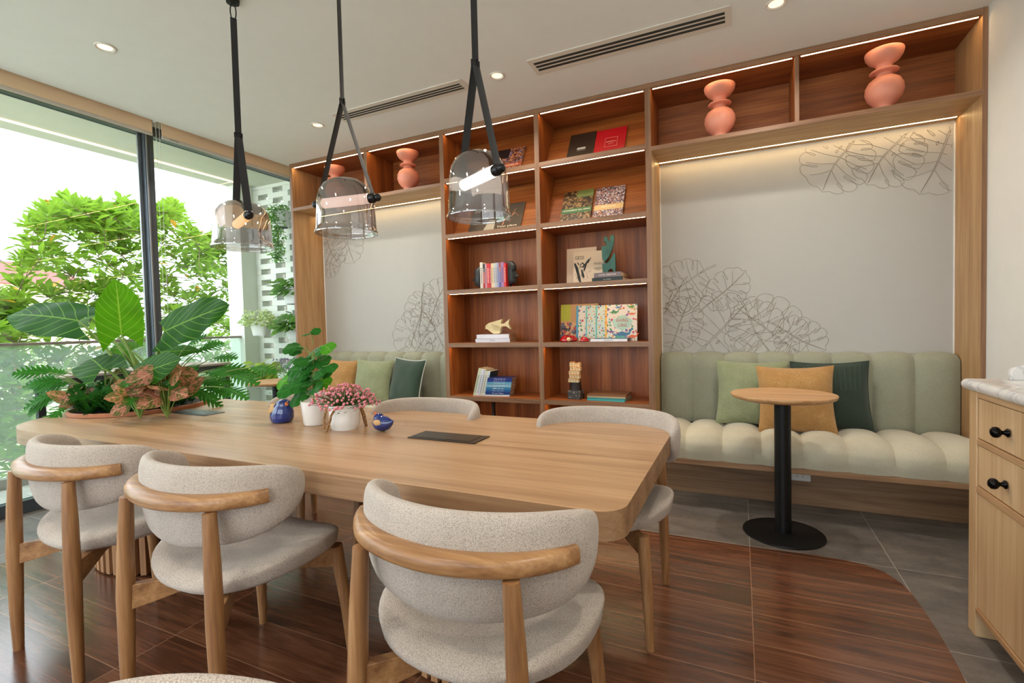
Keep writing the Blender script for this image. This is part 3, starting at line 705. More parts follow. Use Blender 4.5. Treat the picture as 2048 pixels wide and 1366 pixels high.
# ================================================================== PENDANT LAMPS
SMOKE = glass('smoked_glass', (.73, .71, .70, 1), .95, 0.0, 2.4)
TUBEM = [emit('opal_tube_warm', (255, 196, 120), 1.6), emit('opal_tube_soft', (255, 214, 196), 1.1), emit('opal_tube_bright', (255, 240, 225), 3.0)]
def pendant(x, y, zb, R, Hh, zk, az, mt, label, tagged=False):
    t = thing('strap_pendant_lamp', label, 'pendant lamp', (x, y, zb))
    prof = [(R*1.05, 0), (R*1.06, .006), (R*1.02, .014), (R*1.0, .03), (R*.985, Hh*.3), (R*.95, Hh*.6), (R*.88, Hh*.76), (R*.74, Hh*.88), (R*.52, Hh*.96), (R*.25, Hh*.995), (.001, Hh)]
    inn = [(max(.001, r-.003), z-.003*(1 if i > 5 else 0)) for i, (r, z) in enumerate(prof)]
    m = MB(); m.lathe(prof+inn[::-1]+[prof[0]], 56, cap=False); m.build('glass_shade', SMOKE, t)
    d = Vector((cos(az), sin(az), 0)); zt = Hh*.60; L = R*1.12
    m = MB(); m.tube([d*-L*.86+Vector((0, 0, zt)), d*-L*.8+Vector((0, 0, zt)), d*L*.8+Vector((0, 0, zt)), d*L*.86+Vector((0, 0, zt))], [.018, .0225, .0225, .018], 20); m.build('light_tube', mt, t)
    for s_ in (-1, 1):
        c_ = d*(s_*(L+.004))+Vector((0, 0, zt))
        m = MB(); m.tube([c_-d*s_*.028, c_-d*s_*.006, c_+d*s_*.002], [.021, .022, .014], 18); m.ball(c_+d*s_*.012, .017, 16, 10); m.build('end_cap', plain('satin_black_knob', (16, 16, 17), .25), t)
        k = Vector((0, 0, zk-zb)); side = Vector((-d.y, d.x, 0))
        a = c_-d*s_*.004+Vector((0, 0, -.004)); b = k+Vector((0, 0, -.01))+d*s_*.004
        m = MB(); m.tube([a, a.lerp(b, .5), b], .002, 4, .0175, up=tuple(d)); m.build('strap', BLKSTRAP, t)
    m = MB(); m.tube([(0, 0, zk-zb-.01), (0, 0, CEIL-zb-.09)], .002, 4, .015, up=tuple(d)); m.build('strap', BLKSTRAP, t)
    m = MB(); s_ = .017; 
    for dz in (-.012, .012): m.tube([side*s_+Vector((0, 0, zk-zb+dz)), side*-s_+Vector((0, 0, zk-zb+dz))], .003, 8)
    for q in (-1, 1): m.tube([side*s_*q+Vector((0, 0, zk-zb-.013)), side*s_*q+Vector((0, 0, zk-zb+.013))], .003, 8)
    m.tube([side*.008+Vector((0, 0, zk-zb-.02))+d*.004, side*.008+Vector((0, 0, zk-zb+.02))+d*.004], .0035, 8)
    m.build('buckle', BLK, t)
    m = MB(); pts = [(side*(.013*sin(2*pi*k/16))+Vector((0, 0, CEIL-zb-.06+.04*cos(2*pi*k/16)*(1)))) for k in range(17)]; m.tube(pts, .003, 8, caps=False); m.lathe([(.001, CEIL-zb-.02), (.03, CEIL-zb-.018), (.032, CEIL-zb-.001), (.001, CEIL-zb-.0005)], 24, cap=False); m.build('ceiling_hook', BLK, t)
    if tagged:
        a = d*(-(L+.004)); k = Vector((0, 0, zk-zb)); p = Vector((a.x, a.y, zt)).lerp(k, .17)
        m = MB(); q = p.lerp(k, .12); m.tube([p, q], .0026, 4, .0135, up=tuple(d)); m.build('care_tag', plain('white_tag', (214, 214, 210), .6), t)
pendant(-2.30, 1.705, 1.628, .138, .235, 2.195, radians(-25), TUBEM[0], 'smoked glass pendant on black straps nearest the window, glowing amber tube')
pendant(-1.60, 1.700, 1.628, .130, .245, 2.211, radians(8), TUBEM[1], 'smoked glass pendant in the middle of the three, with a white tag on its strap', True)
pendant(-.922, 1.700, 1.622, .121, .255, 2.214, radians(-28), TUBEM[2], 'smoked glass pendant nearest the tall shelves, with the brightest white tube')

# ================================================================== VASES
VP = [(.048, 0), (.048, .012), (.043, .03), (.044, .045), (.066, .062), (.088, .092), (.099, .130), (.096, .165), (.080, .195), (.056, .214), (.042, .222), (.041, .238), (.052, .241), (.072, .245), (.075, .251), (.070, .257), (.050, .259), (.041, .262), (.040, .285), (.052, .297), (.078, .315), (.095, .342), (.100, .366), (.098, .372), (.093, .366), (.06, .32), (.03, .29), (.001, .285)]
def vase(x, label):
    o = MB().lathe(VP, 56).build('coral_vase', CORAL); o.location = (x, 3.715, 2.430); tag(o, label, 'vase', 'coral ceramic vases in the top niches')
vase(at(1768, 220, 3.72).x, 'coral double-bulb vase in the rightmost niche of the top row')
vase(at(1440, 272, 3.72).x, 'coral double-bulb vase in the top row, second from the right, above the right bench')
vase(at(818, 378, 3.72).x, 'coral double-bulb vase in the top niche just left of the tall shelves')
vase(at(672, 385, 3.72).x, 'coral double-bulb vase in the leftmost top niche, half hidden by a pendant lamp')

# ================================================================== POTTED PLANTS ON THE TABLE
def leaf(m, base, tip, width, nrm, droop=.1, lobes=0, shape='egg', nu=12, nv=7, cup=.12, wave=.0):
    base = Vector(base); tip = Vector(tip); ax = tip-base; L = ax.length; d = ax.normalized(); nrm = Vector(nrm); nrm = (nrm-d*nrm.dot(d))
    nrm = nrm.normalized() if nrm.length > 1e-4 else d.orthogonal().normalized(); sd = d.cross(nrm)
    def fn(a, b):
        v = 2*b-1
        if shape == 'ear':
            w = (.72+1.0*a-.2*a*a)*max(0, 1-a**1.9)**.88; back = -.24*L*abs(v)**1.4*max(0, 1-a*1.8)**1.2
        elif shape == 'round': w = max(0, 1-(2*a-1)**2)**.5; w = max(w, .35*(1-a)*(a < .2)); back = -.12*L*abs(v)*max(0, 1-a*3)
        elif shape == 'long': w = sin(pi*min(1, a**.8))**.8; back = 0
        else: w = sin(pi*a**.75)**.75 if a < 1 else 0; back = 0
        if lobes: w *= .16+.84*abs(sin(pi*(lobes*a+.15)))**1.1; back = .22*L*abs(v)*w
        lat = v*w*width/2
        h = -droop*L*a*a - cup*abs(v)**1.6*w*width/2 + wave*width*sin(a*17+v*2)*abs(v)
        return base+ax*a+d*back+sd*lat+nrm*h
    m.grid(nu, nv, fn, uv=True)
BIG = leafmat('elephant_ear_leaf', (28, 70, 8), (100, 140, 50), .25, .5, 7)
BIGL = leafmat('backlit_elephant_ear_leaf', (66, 116, 16), (120, 156, 52), .5, .5, 8)  # brighter copy of the leaf, light from behind put into its colour
STEM = plain('green_stem', (112, 140, 62), .5)
t = thing('elephant_ear_plant', 'tall elephant ear plant with huge glossy green leaves in the table planter', 'plant', (PC.x, PC.y, TZ+.012))
def big(bp, tp, yb, yt, width, nrm, mat, stem_from, yoff=0, **kw):
    b = at(*bp, yb); q = at(*tp, yt); o = Vector(t.location); m = MB(); leaf(m, b-o, q-o, width, nrm, shape='ear', nu=22, nv=15, **kw)
    lf = m.build('leaf', mat, t); s0 = Vector(stem_from)
    m = MB(); mid = (s0+(b-o))/2+Vector((0, 0, .10)); P = [s0*(1-k)**2+mid*2*k*(1-k)+(b-o)*k*k for k in [i/10 for i in range(11)]]
    m.tube(P, [.013-.008*i/10 for i in range(11)], 10); m.build('stem', STEM, lf)
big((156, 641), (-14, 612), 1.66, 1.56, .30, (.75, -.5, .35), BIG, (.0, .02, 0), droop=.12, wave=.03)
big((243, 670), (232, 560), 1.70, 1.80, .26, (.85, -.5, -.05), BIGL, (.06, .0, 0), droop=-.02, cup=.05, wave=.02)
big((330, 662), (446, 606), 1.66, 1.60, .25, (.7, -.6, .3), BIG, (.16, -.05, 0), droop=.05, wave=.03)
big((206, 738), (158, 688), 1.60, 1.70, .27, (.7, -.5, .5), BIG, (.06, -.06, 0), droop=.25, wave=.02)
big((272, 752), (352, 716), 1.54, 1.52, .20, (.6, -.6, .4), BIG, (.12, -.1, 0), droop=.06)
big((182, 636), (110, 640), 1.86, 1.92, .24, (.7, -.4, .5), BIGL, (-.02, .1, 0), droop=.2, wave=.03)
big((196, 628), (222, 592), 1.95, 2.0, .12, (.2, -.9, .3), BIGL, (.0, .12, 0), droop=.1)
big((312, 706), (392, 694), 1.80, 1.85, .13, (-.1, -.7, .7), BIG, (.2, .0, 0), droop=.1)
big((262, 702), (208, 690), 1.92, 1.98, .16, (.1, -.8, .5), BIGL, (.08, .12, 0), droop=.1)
LACY = leafmat('lacy_leaf', (44, 100, 32), (80, 134, 60), .3, .35, 6)
rn = random.Random(4)
def lacy(cx, cy, n, label, r0, span, name='lacy_philodendron', tips=None):
    t = thing(name, label, 'plant', (PC.x+cx, PC.y+cy, TZ+.012)); o = Vector(t.location)
    ml = MB(); ms = MB()
    for k in range(n):
        if tips and k < len(tips): q = at(*tips[k][:2], tips[k][2])-o
        else:
            a = span[0]+(span[1]-span[0])*rn.random(); R = r0*rn.uniform(.5, 1.0); q = Vector((cos(a)*R, sin(a)*R, rn.uniform(.08, .24)))
        mid = q*.45+Vector((0, 0, .10)); P = [mid*2*s*(1-s)+q*s*s for s in [i/8 for i in range(9)]]
        d = (P[-1]-P[-2]).normalized(); L = rn.uniform(.13, .20); ms.tube(P, .0028, 6)
        leaf(ml, q-d*.0, q+d*L+Vector((0, 0, -.02)), rn.uniform(.085, .12), (.45, -.5, .7), .25, lobes=7, shape='long', nu=64, nv=7, cup=.15)
    ml.build('leaves', LACY, t); ms.build('stems', STEM, t)
lacy(.20, -.02, 28, 'lacy-leaved plant reaching out of the planter to the right', .40, (-.9, .9), tips=[(390, 706, 1.9), (428, 716, 1.8), (418, 742, 1.7), (462, 752, 1.75), (448, 775, 1.7), (500, 735, 1.8), (375, 690, 1.8), (405, 700, 2.0)])
lacy(-.15, -.12, 24, 'lacy-leaved plant spilling over the left front of the planter', .32, (2.2, 4.4), tips=[(110, 762, 1.5), (118, 785, 1.5), (100, 800, 1.48), (140, 765, 1.6), (128, 815, 1.45)])
# small rosettes of strap leaves and ivy
GRS = leafmat('dark_strap_leaf', (30, 72, 24), (54, 100, 44), .25, .35, 1)
for k, (cx, cy) in enumerate([(-.02, -.20), (-.16, -.10), (.12, -.22), (.22, .10), (-.05, .14), (-.22, .06), (.18, -.10), (.02, .02), (-.10, -.24), (-.26, -.04), (.04, -.28), (.24, -.20), (-.20, -.20), (.28, 0)]):
    labs = ['at the front centre of the planter', 'at the left of the planter front', 'at the front right of the planter', 'at the right back of the planter', 'behind the tall stems', 'at the window side of the planter', 'between the pink plants', 'around the tall leaf stems', 'at the left front edge of the planter', 'at the far left edge of the planter', 'hanging over the planter rim nearest the viewer', 'at the right front edge of the planter', 'at the front left of the pink plants', 'at the right end of the planter']
    o = MB(); base = Vector((0, 0, 0))
    for j in range(46):
        a = rn.uniform(0, 2*pi); R = rn.uniform(.04, .13); h = rn.uniform(.04, .17); q = Vector((cos(a)*R, sin(a)*R, h))
        if j % 3: leaf(o, (cos(a)*.01, sin(a)*.01, 0), q, rn.uniform(.012, .024), (-cos(a), -sin(a), 1), rn.uniform(.1, .5), shape='long', nu=6, nv=3)
        else: leaf(o, q*.75, q*1.12+Vector((0, 0, -.02)), rn.uniform(.05, .075), (.4, -.5, .7), .3, lobes=2.5, shape='egg', nu=18, nv=5)
    ob = o.build('dark_foliage_plant', GRS); ob.location = (PC.x+cx, PC.y+cy, TZ+.012); tag(ob, 'low dark green leafy plant '+labs[k], 'plant', 'low foliage plants in the planter')
PINK = leafmat('pink_blotched_leaf', (178, 118, 100), (216, 176, 152), .3, .4, 6, blot=(92, 96, 52))
def pinkplant(px, py, Y, n, label, sz=.085):
    g = at(px, py, Y); t = thing('pink_aglaonema', label, 'plant', (g.x, g.y, TZ+.012)); H = g.z-TZ; ml = MB(); ms = MB()
    for k in range(n):
        a = rn.uniform(0, 2*pi); e = rn.uniform(.1, .9); q = Vector((cos(a)*.05*(1-e*.5), sin(a)*.05*(1-e*.5), max(.03, H*rn.uniform(.35, 1.0))))
        d = Vector((cos(a)*.9+.15, sin(a)*.7-.2, rn.uniform(-.5, .7))).normalized(); ms.tube([(0, 0, 0), q*.6, q], .003, 6)
        leaf(ml, q, q+d*sz*rn.uniform(.9, 1.5), sz*.85, (.6, -.6, .45), .2, shape='egg', nu=9, nv=7, cup=.15)
    ml.build('leaves', PINK, t); ms.build('stems', STEM, t)
pinkplant(330, 738, 1.58, 22, 'pink and green blotched plant at the right of the planter', .115)
pinkplant(276, 762, 1.52, 18, 'pink blotched plant in the middle front of the planter', .10)
pinkplant(152, 784, 1.55, 16, 'pink blotched plant at the left front of the planter', .085)
pinkplant(228, 752, 1.80, 9, 'pink leaved plant behind the middle stems of the planter', .07)

# round-leaved plant in white pot
PZ = TZ
def pot_at(px, py, Y): 
    g = atz(px, py, PZ); return (g.x, g.y+.0, PZ)
t = thing('round_leaf_potted_plant', 'green round-leaved plant in a smooth white pot, middle of the table', 'potted plant', (-1.885, 1.745, PZ))
m = MB(); m.lathe([(.001, 0), (.048, 0), (.054, .006), (.066, .115), (.067, .118), (.063, .118), (.058, .10), (.001, .098)], 40, cap=False); m.build('pot', WHITE, t)
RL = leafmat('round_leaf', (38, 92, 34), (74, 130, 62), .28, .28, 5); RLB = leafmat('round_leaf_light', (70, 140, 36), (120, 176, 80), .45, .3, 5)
ml = MB(); ms = MB(); o = Vector(t.location); ml2 = MB()
LV = [(590, 700, 30, 0), (600, 752, 40, 0), (570, 780, 40, 0), (625, 750, 38, 0), (655, 745, 30, 0), (640, 700, 30, 0), (612, 790, 38, 0), (628, 715, 30, 0), (585, 750, 38, 0), (608, 725, 36, 0), (580, 695, 34, 0), (655, 695, 34, 1), (570, 760, 50, 1), (612, 668, 22, 0), (632, 662, 20, 0), (622, 705, 34, 0), (603, 722, 34, 0), (645, 722, 36, 0), (590, 738, 42, 0), (640, 745, 36, 0), (598, 768, 44, 0), (618, 765, 40, 0), (594, 795, 44, 0), (648, 765, 34, 1), (612, 738, 30, 0), (625, 728, 28, 0), (663, 735, 26, 0), (578, 725, 30, 0), (606, 748, 34, 0), (632, 775, 34, 0)]
top = at(622, 650, 1.745)-o
for k, (px, py, s_, w_) in enumerate(LV):
    y = 1.745+rn.uniform(-.06, .05); c_ = at(px, py, y)-o; r = s_/2/520*1.2*2.05
    dirx = 1 if px > 615 else -1
    hsrc = Vector((0, 0, max(.10, c_.z-.05))); d = (c_-hsrc); d = Vector((d.x, d.y, 0)); d = d.normalized() if d.length > .01 else Vector((dirx, 0, 0))
    d = (d+Vector((0, -.15, rn.uniform(-.35, .1)))).normalized(); b = c_-d*r*.5
    leaf(ml2 if w_ else ml, b, c_+d*r*.5, r*1.0, (rn.uniform(-.3, .3), -.8, .75), .12, shape='round', nu=12, nv=9, cup=.1, wave=.03)
    ms.tube([hsrc, hsrc.lerp(b, .5)+Vector((0, 0, .02)), b], .0018, 6)
ms.tube([(0, 0, .09), (.003, 0, .2), (-.004, 0, .30), (0, 0, .36)], [.005, .0045, .004, .003], 8)
ml.build('leaves', RL, t); ml2.build('bright_leaves', RLB, t); ms.build('stems', STEM, t)
# pink berry plant
t = thing('pink_berry_potted_plant', 'pink-budded plant in a dented white pot with rope handles', 'potted plant', (-1.672, 1.72, PZ))
m = MB(); m.grid(40, 12, lambda a, b: ((.058+.012*min(1, b*3)+.0035*noise.noise(Vector((cos(2*pi*a)*2, sin(2*pi*a)*2, b*3))))*cos(2*pi*a)*(1-.10*abs(sin(4*pi*a))**2*0), (.056+.012*min(1, b*3)+.0035*noise.noise(Vector((cos(2*pi*a)*2, sin(2*pi*a)*2, b*3+5))))*sin(2*pi*a), .112*b), cu=True)
m.lathe([(.001, .001), (.056, .001)], 40, cap=False); m.lathe([(.069, .112), (.064, .114), (.060, .100), (.001, .098)], 40, cap=False); m.build('pot', WHITE, t)
ROPE = fabric('jute_rope', (186, 138, 82), (120, 84, 46), 200, .9, .8)
for (ax_, n_) in ((radians(-108), 1), (radians(52), 1)):
    c_ = Vector((cos(ax_), sin(ax_), 0)); sd = Vector((-c_.y, c_.x, 0)); m = MB(); P = []
    for k in range(25):
        q = k/24; x = (q-.5)*2
        P.append(c_*(.068+.028*(1-x*x)**.5*1)+sd*(.034*x*(1 if abs(x) < .9 else .95))+Vector((0, 0, .096-.095*(1-abs(x)**2.6))))
    for s_ in range(3):
        Q = []
        for i, p in enumerate(P):
            tdir = (P[min(i+1, 24)]-P[max(i-1, 0)]).normalized(); u_ = c_-tdir*c_.dot(tdir); u_.normalize(); v_ = tdir.cross(u_); an = i*.9+s_*2.094
            Q.append(p+u_*(.0028*cos(an))+v_*(.0028*sin(an)))
        m.tube(Q, .0032, 6)
    m.build('rope_handle', ROPE, t)
mb = MB(); mg = MB()
for k in range(300):
    a = rn.uniform(0, 2*pi); e = rn.random()**.55*radians(82); R = rn.uniform(.085, .125)*(1+.25*e/1.4)
    q = Vector((sin(e)*cos(a)*R*1.12, sin(e)*sin(a)*R, .09+cos(e)*R*.92)); mb.ball(q, rn.uniform(.0042, .0066), 7, 5)
    mg.tube([(0, 0, .085), q*.55+Vector((0, 0, .045)), q], .0008, 3, caps=False)
    if k % 2: 
        g = q*rn.uniform(.6, .95)+Vector((0, 0, .01)); leaf(mg, g, g+Vector((rn.uniform(-1, 1), rn.uniform(-1, 1), .3)).normalized()*.022, .008, (0, 0, 1), shape='long', nu=4, nv=3)
o = mb.build('pink_berries', plain('pink_buds', (224, 138, 150), .5, var=.15), t); o['kind'] = 'stuff'
mg.build('sprigs', leafmat('sprig_green', (64, 88, 40), (110, 120, 60), .2, .6, 3), t)

# blue glazed birds
BLUEG = plain('cobalt_glaze', (12, 40, 112), .08, coat=.8, var=.35); TERR = plain('terracotta_orange', (186, 96, 52), .5); TANG = plain('tan_unglazed', (196, 156, 104), .5, var=.15)
def loft(m, pts, rs, n=20): m.tube(pts, [r[0] for r in rs], n, [r[1] for r in rs], up=(0, 0, 1))
t = thing('ceramic_bird', 'larger blue ceramic bird with tan wing and orange beak', 'figurine', (-2.105, 1.735, PZ), radians(-5))
PB = [(0, -.002, .040, .036), (.05, -.002, .048, .042), (.2, 0, .054, .046), (.42, .002, .054, .045), (.6, .006, .047, .040), (.72, .012, .039, .034), (.82, .018, .033, .030), (.92, .022, .025, .024), (.98, .024, .012, .012), (1, .024, .001, .001)]
def bodyf(a, b):
    q = b*(len(PB)-1); i = min(int(q), len(PB)-2); q -= i; z, cx, rx, ry = [PB[i][k]*(1-q)+PB[i+1][k]*q for k in range(4)]; rx *= 1.22; ry *= 1.15
    return (cx+rx*cos(2*pi*a), ry*sin(2*pi*a), z*.118+.001)
m = MB(); m.grid(28, 28, bodyf, cu=True); m.lathe([(.001, .001), (.040, .001)], 20, cap=False); m.build('body', BLUEG, t, sub=1)
m = MB(); m.tube([(.046, -.006, .098), (.062, -.012, .094), (.072, -.014, .091)], [.012, .008, .001], 12); m.build('beak', TERR, t)
for s_ in (-1, 1):
    m = MB(); loft(m, [(.012, s_*.036, .072), (-.01, s_*.043, .066), (-.032, s_*.040, .060), (-.050, s_*.034, .058), (-.060, s_*.030, .060)], [(.006, .004), (.022, .007), (.020, .007), (.012, .006), (.002, .002)]); m.build('wing', TANG, t)
m = MB(); loft(m, [(-.025, 0, .062), (-.055, 0, .074), (-.074, 0, .083), (-.082, 0, .086)], [(.012, .016), (.010, .018), (.009, .016), (.002, .004)]); m.build('tail', TANG, t)
m = MB(); m.ball((.036, -.027, .104), .004, 10, 8); m.ball((.036, .027, .104), .004, 10, 8); m.build('eyes', BLK, t)
t = thing('ceramic_bird', 'smaller blue ceramic bird with tan patch and raised beak', 'figurine', (-1.453, 1.725, PZ), radians(178))
m = MB(); loft(m, [(-.060, 0, .052), (-.050, 0, .046), (-.03, 0, .040), (0, 0, .036), (.022, 0, .038), (.036, 0, .048), (.040, 0, .058)], [(.002, .002), (.012, .009), (.028, .024), (.036, .034), (.035, .033), (.026, .024), (.004, .004)], 24); m.ball((.022, 0, .056), .025, 18, 12); m.build('body', BLUEG, t)
m = MB(); m.tube([(.036, 0, .070), (.047, 0, .080), (.052, 0, .086)], [.009, .006, .001], 10); m.build('beak', TERR, t)
for s_ in (-1, 1):
    m = MB(); m.ball((.008, s_*.030, .044), .019, 16, 10, (1.15, .30, .75)); m.build('wing_patch', TANG, t)

# ================================================================== THINGS ON THE SHELVES
def bookmat(c): return plain('book_cover_%d_%d_%d' % c, c, .38, var=.03)
def book(label, c, size, M, title=None, tc=(240, 236, 228), group=None, tscale=.5, cover=None, pages=PAPER):
    """standing book: thickness along x, spine towards -y, height along z; origin at the bottom of the spine"""
    T, Dp, H = size; t = thing('book', label, 'book', (0, 0, 0), 0, group); t.matrix_world = M
    m = MB(); b = .0022; m.box(0, b, 0, Dp, 0, H); m.box(T-b, T, 0, Dp, 0, H); m.box(b, T-b, 0, b, 0, H); m.build('cover', cover or bookmat(c), t, .0006)
    m = MB(); m.box(b, T-b, b, Dp-.003, .003, H-.003); m.build('pages', pages, t)
    if title:
        text(title, T*tscale, plain('print_%d_%d_%d' % tc, tc, .5), t, Matrix.Translation((T/2, -.0006, H/2)) @ Matrix.Rotation(-pi/2, 4, 'Y') @ FACE if False else Matrix.Translation((T/2, -.0006, H/2)) @ Matrix.Rotation(pi/2, 4, 'Y') @ FACE, 'spine_lettering', .0003, fit=H*.62)
    return t
TR = Matrix.Translation
def RY(a): return Matrix.Rotation(radians(a), 4, 'Y')
def RX(a): return Matrix.Rotation(radians(a), 4, 'X')
def RZ(a): return Matrix.Rotation(radians(a), 4, 'Z')
# --- left column, third shelf: books between two mask bookends
z0 = 1.512; x = at(964.5, 570, 3.70).x; xe = at(1016, 570, 3.70).x
row = [(20, 245, (214, 206, 190), 'cream'), (15, 228, (170, 26, 34), 'dark red with a black head'), (12, 226, (196, 150, 160), 'pale pink'), (19, 230, (200, 28, 34), 'bright red'), (10, 226, (176, 34, 52), 'crimson'), (15, 228, (222, 196, 150), 'orange and cream'), (14, 228, (198, 196, 190), 'light grey'), (12, 230, (178, 182, 184), 'silver grey'), (12, 230, (150, 148, 190), 'lilac'), (12, 230, (66, 82, 150), 'blue with a red head'), (20, 230, (158, 116, 158), 'mauve'), (14, 220, (204, 44, 40), 'scarlet')]
sc_ = (xe-x)/(sum(r[0] for r in row)/1000)
for k, (w_, h_, c_, nm) in enumerate(row):
    tkn = w_/1000*sc_; b_ = book('slim %s paperback upright between the two black face bookends' % nm, c_, (tkn-.0008, .155, h_/1000*.92), TR((x, 3.665, z0)), title='Tieu thuyet' if k in () else None, group='books between the face bookends')
    if k in (1, 9):
        m = MB(); m.box(.0, tkn-.0008, -.0004, .0, .14, h_/1000*.92); m.build('spine_band', plain('spine_dark_band' if k == 1 else 'spine_rust_band', (26, 40, 40) if k == 1 else (150, 70, 56), .4), b_)
    m = MB(); hh = h_/1000*.92
    for q in range(9):
        zz = .05+hh*.6*q/9; m.box(tkn*.3, tkn*.62, -.0006, -.0001, zz, zz+hh*.035)
    m.build('spine_lettering', plain('spine_print_light', (226, 220, 208), .5) if sum(c_) < 420 else plain('spine_print_dark', (70, 60, 70), .5), b_)
    x += tkn
def mask(label, px, Y, sgn, H=.205):
    g = at(px, 570, Y).x
    t = thing('face_bookend', label, 'bookend', (g, 3.74, z0)); 
    prof = [(0, .0), (.02, .012), (.05, .030), (.09, .045), (.13, .052), (.155, .050), (.17, .058), (.195, .060), (.21, .052), (.235, .062), (.26, .054), (.30, .054), (.33, .076), (.37, .084), (.42, .074), (.50, .058), (.58, .052), (.66, .056), (.76, .058), (.86, .052), (.95, .040), (1, .03)]
    def P(z):
        for (a, b), (c2, d2) in zip(prof[:-1], prof[1:]):
            if a <= z <= c2: return b+(d2-b)*(z-a)/(c2-a)
        return prof[-1][1]
    def fn(a, b):
        ph = -pi/2+pi*a; z = b; base = min(P(z), .056+.0*z); pr = P(z)-base*.0
        nose = max(0, P(z)-.055); w = .040*(sin(pi*min(1, .12+z*.80))**.6)
        eye = -.010*math.exp(-((z-.56)/.05)**2)*math.exp(-((abs(ph)-.62)/.25)**2)
        return (sgn*((P(z)-nose)*1.15*cos(ph)**.7*(1.0 if z > .1 else .9)+nose*math.exp(-(ph/.28)**2)+eye*cos(ph)), -.0+w*sin(ph), .022+(H-.022)*z+.02*z*(1-cos(ph))*0)
    m = MB(); m.grid(33, 60, fn); 
    m.build('face', plain('verdigris_black_resin', (44, 50, 50), .45, var=.3), t)
    m = MB(); m.box(-.045 if sgn > 0 else -.03, .03 if sgn > 0 else .045, -.045, .045, 0, .012); m.tube([(0, 0, .008), (0, 0, .04)], .02, 12); m.build('base', BLK, t, .002)
mask('grey-black half face bookend looking left, left of the paperbacks', 961, 3.72, -1, .195)
mask('black half face bookend looking right, right of the paperbacks', 1017, 3.72, 1, .225)
# --- left column, fourth shelf: two white books and wooden fish
z0 = 1.060
g = at(951, 685, 3.66).x; g2 = at(1016, 685, 3.66).x
def flat(label, c_, x0, x1, y0, dp, z, th, rot=0, title=None, tc=(60, 60, 60), group=None, ts=.5, pages=PAPER, fit=None):
    """book lying flat with the spine towards the room"""
    L = x1-x0; t = thing('book', label, 'book', (x0, y0, z), radians(rot), group); b = .0022
    m = MB(); m.box(0, L, 0, dp, 0, b); m.box(0, L, 0, dp, th-b, th); m.box(0, L, 0, b, b, th-b); m.build('cover', bookmat(c_), t, .0006)
    m = MB(); m.box(.003, L-.003, b, dp-.003, b, th-b); m.build('pages', pages, t)
    if title: text(title, th*ts, plain('print_%d_%d_%d' % tc, tc, .5), t, TR((L/2, -.0004, th/2)) @ FACE, 'spine_lettering', .0003, fit=fit)
    return t
PP2 = plain('cream_page_edges', (206, 176, 134), .9)
flat('large white book lying flat, lower one under the wooden fish', (212, 216, 226), g, g2, 3.66, .215, z0, .030, 8, 'INTERIORS', (130, 130, 140), pages=PP2, fit=.05)
flat('white book lying flat directly under the wooden fish', (218, 222, 232), g+.012, g2-.006, 3.66, .215, z0+.0305, .036, 8, pages=PP2)
fz = z0+.067
t = thing('carved_wooden_fish', 'pale carved wooden fish standing on two white books', 'figurine', (g+.19, 3.735, fz))
fp = [(-.125, .060), (-.118, .078), (-.09, .097), (-.05, .106), (.0, .118), (.042, .128), (.028, .100), (.030, .086), (.06, .092), (.11, .128), (.098, .086), (.118, .038), (.075, .066), (.035, .066), (.022, .040), (.018, .010), (-.005, .004), (-.045, .004), (-.075, .022), (-.100, .042), (-.13, .050), (-.118, .056)]
m = MB(); m.prism(fp, -.017, .017, 'XZ'); m.build('body', plain('pale_carved_wood', (222, 206, 160), .6, var=.06), t, .006, seg=3)
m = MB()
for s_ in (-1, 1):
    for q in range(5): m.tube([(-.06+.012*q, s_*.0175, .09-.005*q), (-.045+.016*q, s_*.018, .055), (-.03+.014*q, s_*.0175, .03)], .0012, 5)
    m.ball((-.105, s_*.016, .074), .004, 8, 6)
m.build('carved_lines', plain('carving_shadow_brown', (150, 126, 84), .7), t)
# --- left column, fifth shelf: leaning white books and a blue stack
z0 = .608
x = at(946, 790, 3.64).x
for k, (w_, h_, c_, nm) in enumerate([(28, 245, (196, 204, 176), 'pale green'), (24, 240, (206, 208, 222), 'lilac white'), (20, 235, (190, 192, 192), 'silver'), (22, 222, (204, 202, 186), 'cream white'), (18, 222, (60, 92, 104), 'white-spined teal')]):
    b_ = book('%s paperback leaning right on the lowest open shelf against the blue stack' % nm, c_ if k < 4 else (196, 208, 216), (w_/1000*1.0, .155, h_/1000), TR((x, 3.64, z0)) @ RY(15), group='leaning paperbacks')
    m = MB()
    for q in range(10): m.box(w_/1000*.35, w_/1000*.62, -.0005, -.0001, .03+q*.016, .041+q*.016)
    m.build('spine_lettering', plain('spine_print_grey', (110, 112, 120), .5), b_)
    if k == 4: m = MB(); m.box(.0185, .019, .001, .154, .001, .22); m.build('teal_board', bookmat((38, 66, 76)), b_)
    x += w_/1000/cos(radians(15))+.0005
x0 = x+.004; x1 = x0+.215; z = z0
st = [((214, 222, 228), 13), ((24, 60, 128), 24), ((34, 92, 156), 17), ((52, 128, 172), 20), ((134, 180, 204), 24), ((96, 160, 190), 20), ((40, 62, 150), 14), ((30, 46, 120), 20)]
nms = ['white paperback at the bottom of the blue stack', 'navy paperback with gold emblem, second from the bottom of the blue stack', 'blue paperback, third from the bottom of the blue stack', 'mid blue paperback in the middle of the blue stack', 'sky blue paperback in the blue stack', 'light blue paperback near the top of the blue stack', 'royal blue slim paperback, second from the top of the stack', 'dark blue paperback on top of the blue stack']
